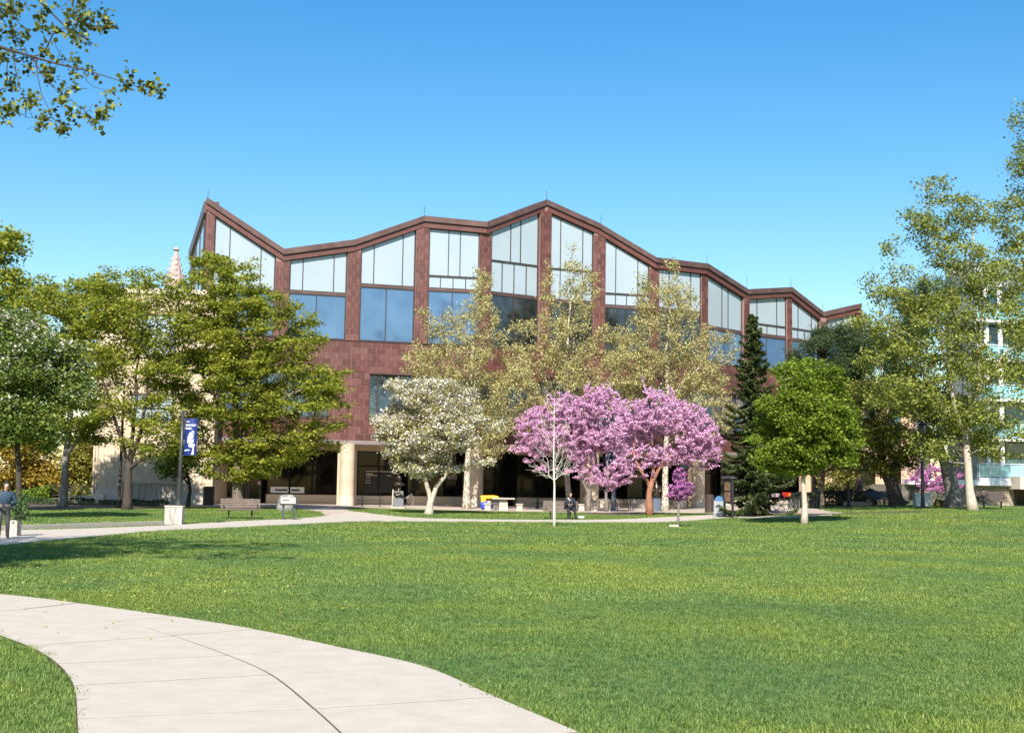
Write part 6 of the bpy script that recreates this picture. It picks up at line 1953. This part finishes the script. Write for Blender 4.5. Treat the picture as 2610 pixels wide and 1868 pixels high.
tree('leaning_tree', 'olive-leaved tree with a thick dark leaning trunk', (2291, 1306), [(2291, 1306, 20), (2284, 1270, 17), (2272, 1235, 16), (2258, 1205, 13), (2238, 1140, 8), (2222, 1060, 5), (2215, 980, 2.5)],
     [(2220, 1050, 110, 85), (2180, 1140, 95, 60), (2290, 1120, 100, 70), (2240, 1180, 100, 35), (2340, 1060, 70, 60), (2150, 1200, 60, 30)], M['bark_dark'], L['olive'], Y=80, limbs=[[(2262, 1205, 8), (2300, 1160, 6, -.4), (2350, 1110, 3.5, -.6)], [(2250, 1180, 6), (2200, 1150, 4.5, -.5), (2150, 1150, 2.5, -.7)]],
     natt=620, nleaf=30, spread=0.27, Ls=0.16, Ws=0.13, flat=0.45, cell=0.52, gap=-0.02)
tree('plane_tree', 'tall plane tree with a pale spotted trunk on the rising lawn at right', (2479, 1316), [(2479, 1316, 11.5), (2472, 1250, 10), (2465, 1160, 9), (2462, 1110, 9)],
     [(2340, 740, 85, 80), (2440, 600, 95, 105), (2500, 720, 110, 150), (2400, 850, 140, 100), (2270, 900, 95, 80), (2310, 1000, 110, 75), (2480, 1000, 130, 110), (2240, 820, 50, 55), (2380, 480, 35, 45), (2245, 740, 55, 55), (2195, 840, 45, 45), (2350, 560, 50, 50), (2290, 650, 45, 50), (2560, 880, 80, 120), (2420, 1130, 110, 50), (2560, 1120, 70, 60)], M['bark_pale'], L['grove'], Y=71,
     limbs=[[(2462, 1115, 6), (2442, 1070, 5.5, -.2), (2424, 990, 5, -.4), (2408, 900, 4, -.5), (2380, 800, 2.5, -.6)], [(2463, 1115, 7), (2478, 1060, 6, .1), (2492, 1000, 5.5, .2), (2497, 900, 4.5, .3), (2500, 800, 3.5, .3), (2490, 680, 2.2, .3)], [(2491, 1000, 3.5), (2530, 950, 3, -.2), (2570, 890, 2, -.3)], [(2440, 1065, 3), (2380, 1010, 2.5, .5), (2310, 950, 1.6, .7)]],
     natt=1750, vp=.85, nleaf=24, lm=1.6, spread=0.25, Ls=0.145, Ws=0.115, flat=0.6, cell=0.55, gap=0.0, upb=.6, tip=.006, group='plane trees')
tree('old_tree', 'thick knotted trunk of an old tree just behind the spotted trunk', (2428, 1297), [(2428, 1297, 19), (2427, 1250, 17), (2420, 1210, 18), (2405, 1170, 11), (2395, 1120, 8), (2400, 1040, 4)],
     [(2400, 1040, 90, 60), (2330, 1110, 70, 45), (2470, 1090, 80, 55)], M['bark_grey'], L['olive'], Y=78, limbs=[[(2424, 1205, 11), (2445, 1160, 8, .3), (2470, 1080, 4, .5)], [(2405, 1165, 6), (2360, 1130, 4, -.3), (2320, 1110, 2, -.4)]], natt=330, nleaf=26, spread=.28, Ls=.16, Ws=.13, flat=.5, gap=0.0)
tree('tall_edge_tree', 'tallest tree rising at the right edge of the picture', (2690, 1322), [(2690, 1322, 14), (2685, 1100, 11), (2670, 800, 8), (2650, 500, 4), (2640, 330, 2)],
     [(2615, 330, 45, 75), (2640, 450, 80, 90), (2600, 560, 85, 80), (2640, 700, 110, 110), (2700, 500, 90, 160), (2660, 900, 110, 110)], M['bark_dark'], L['grove'], Y=86, natt=560, nleaf=26, spread=.33, Ls=.18, Ws=.145, flat=.6, cell=.7, gap=-0.05)
tree('slim_tree', 'slim brown trunk with sparse leaves right of the linden trunk', (2096, 1308), [(2096, 1308, 5), (2094, 1250, 4.5), (2098, 1190, 3.6), (2105, 1120, 2)], [(2110, 1150, 60, 45), (2140, 1190, 55, 30)], M['bark'], L['olive'], Y=82, natt=130, nleaf=26, spread=.28, Ls=.16, Ws=.13, flat=.5)
tree('redbud_tree', 'pink redbud half hidden behind the lamp post at right', (2330, 1298), [(2330, 1298, 4), (2340, 1265, 3.2), (2355, 1235, 2.4)], [(2350, 1215, 55, 30), (2400, 1240, 55, 22), (2330, 1190, 30, 20), (2420, 1215, 40, 25)], M['bark_red'], L['magenta'], Y=93, limbs=[[(2332, 1290, 3), (2360, 1250, 2.2), (2400, 1235, 1.2)]], natt=230, nleaf=22, group='redbud trees', **{**RB, 'gap': 0.0})
tree('stem_shrub', 'many-stemmed leafy shrub behind the black railing', (2165, 1296), [(2165, 1296, 2.5), (2150, 1250, 2), (2130, 1210, 1.2)], [(2130, 1225, 45, 30), (2180, 1240, 45, 30), (2210, 1270, 35, 22)], M['bark_pale'], L['olive'], Y=89, cat='shrub', limbs=[[(2164, 1290, 2), (2175, 1240, 1.6), (2165, 1200, 1)], [(2165, 1292, 2), (2190, 1250, 1.6), (2200, 1215, 1)]], natt=120, nleaf=24, spread=.26, Ls=.15, Ws=.12, parts=('stem', 'foliage'))

def hedge(name, label, pts, w, h, leaf, dens=900, cat='hedge', Lq=.13, Wq=.1):
    p = [Vector(q) for q in pts]
    t = thing(name, p[0], label, cat)
    cs = []
    mb = MB()
    for a, b in zip(p[:-1], p[1:]):
        ln = (b - a).length
        n = int(dens * ln * h)
        f_ = rs.uniform(0, 1, n)[:, None]
        c = np.array(a) * (1 - f_) + np.array(b) * f_
        th = rs.uniform(0, math.pi, n)
        rr = 0.72 + 0.3 * rs.uniform(0, 1, n) ** .5
        wob_ = np.array([0.8 + 0.3 * noise.noise(Vector((q[0] * 1.2, q[1] * 1.2, 4))) for q in c])
        c[:, 1] += np.cos(th) * w / 2 * rr
        c[:, 2] += np.sin(th) * h * rr * wob_
        cs.append(c)
        k = max(3, int(ln / .35))
        for q in range(k):
            s0 = a.lerp(b, (q + .5) / k)
            mb.tube([s0, s0 + Vector((rnd.uniform(-.1, .1), 0, h * .45)), s0 + Vector((rnd.uniform(-.2, .2), 0, h * .75))], [.02, .015, .008], 4)
    mb.build('stems', M['bark_dark'], t)
    C = np.concatenate(cs)
    nr = rs.normal(size=(len(C), 3)); nr[:, 2] = np.abs(nr[:, 2]) + .4
    quads('foliage', leafquads(C, nr, Lq, Wq), leaf, t, rs.uniform(0, 1, len(C)))
hedge('hedge', 'dark clipped hedge behind the bicycles and railing', [onground(2010, 88), onground(2100, 88), onground(2240, 87.5)], 1.0, 1.15, L['hedge'])
hedge('flower_bed', 'row of low leafy bed plants in front of the relief wall', [onground(250, 80.6), onground(350, 80.6), onground(428, 80.8)], .5, .42, L['bed'], 1500, 'bed plants', .17, .035)
hedge('flower_bed', 'row of low leafy bed plants below the left maples', [onground(-30, 80), onground(120, 80.2), onground(240, 80.4)], .6, .5, L['bed'], 1300, 'bed plants', .17, .04)
hedge('bush', 'small yellow-green bush beside the pale utility cabinet', [onground(2385, 79.5), onground(2412, 79.8)], .8, .55, L['olive'], 900, 'bush')
hedge('bush', 'green bush in shade left of the ramp railing', [onground(40, 88), onground(130, 88)], 1.4, 1.3, L['maple_deep'], 500, 'bush', .2, .15)
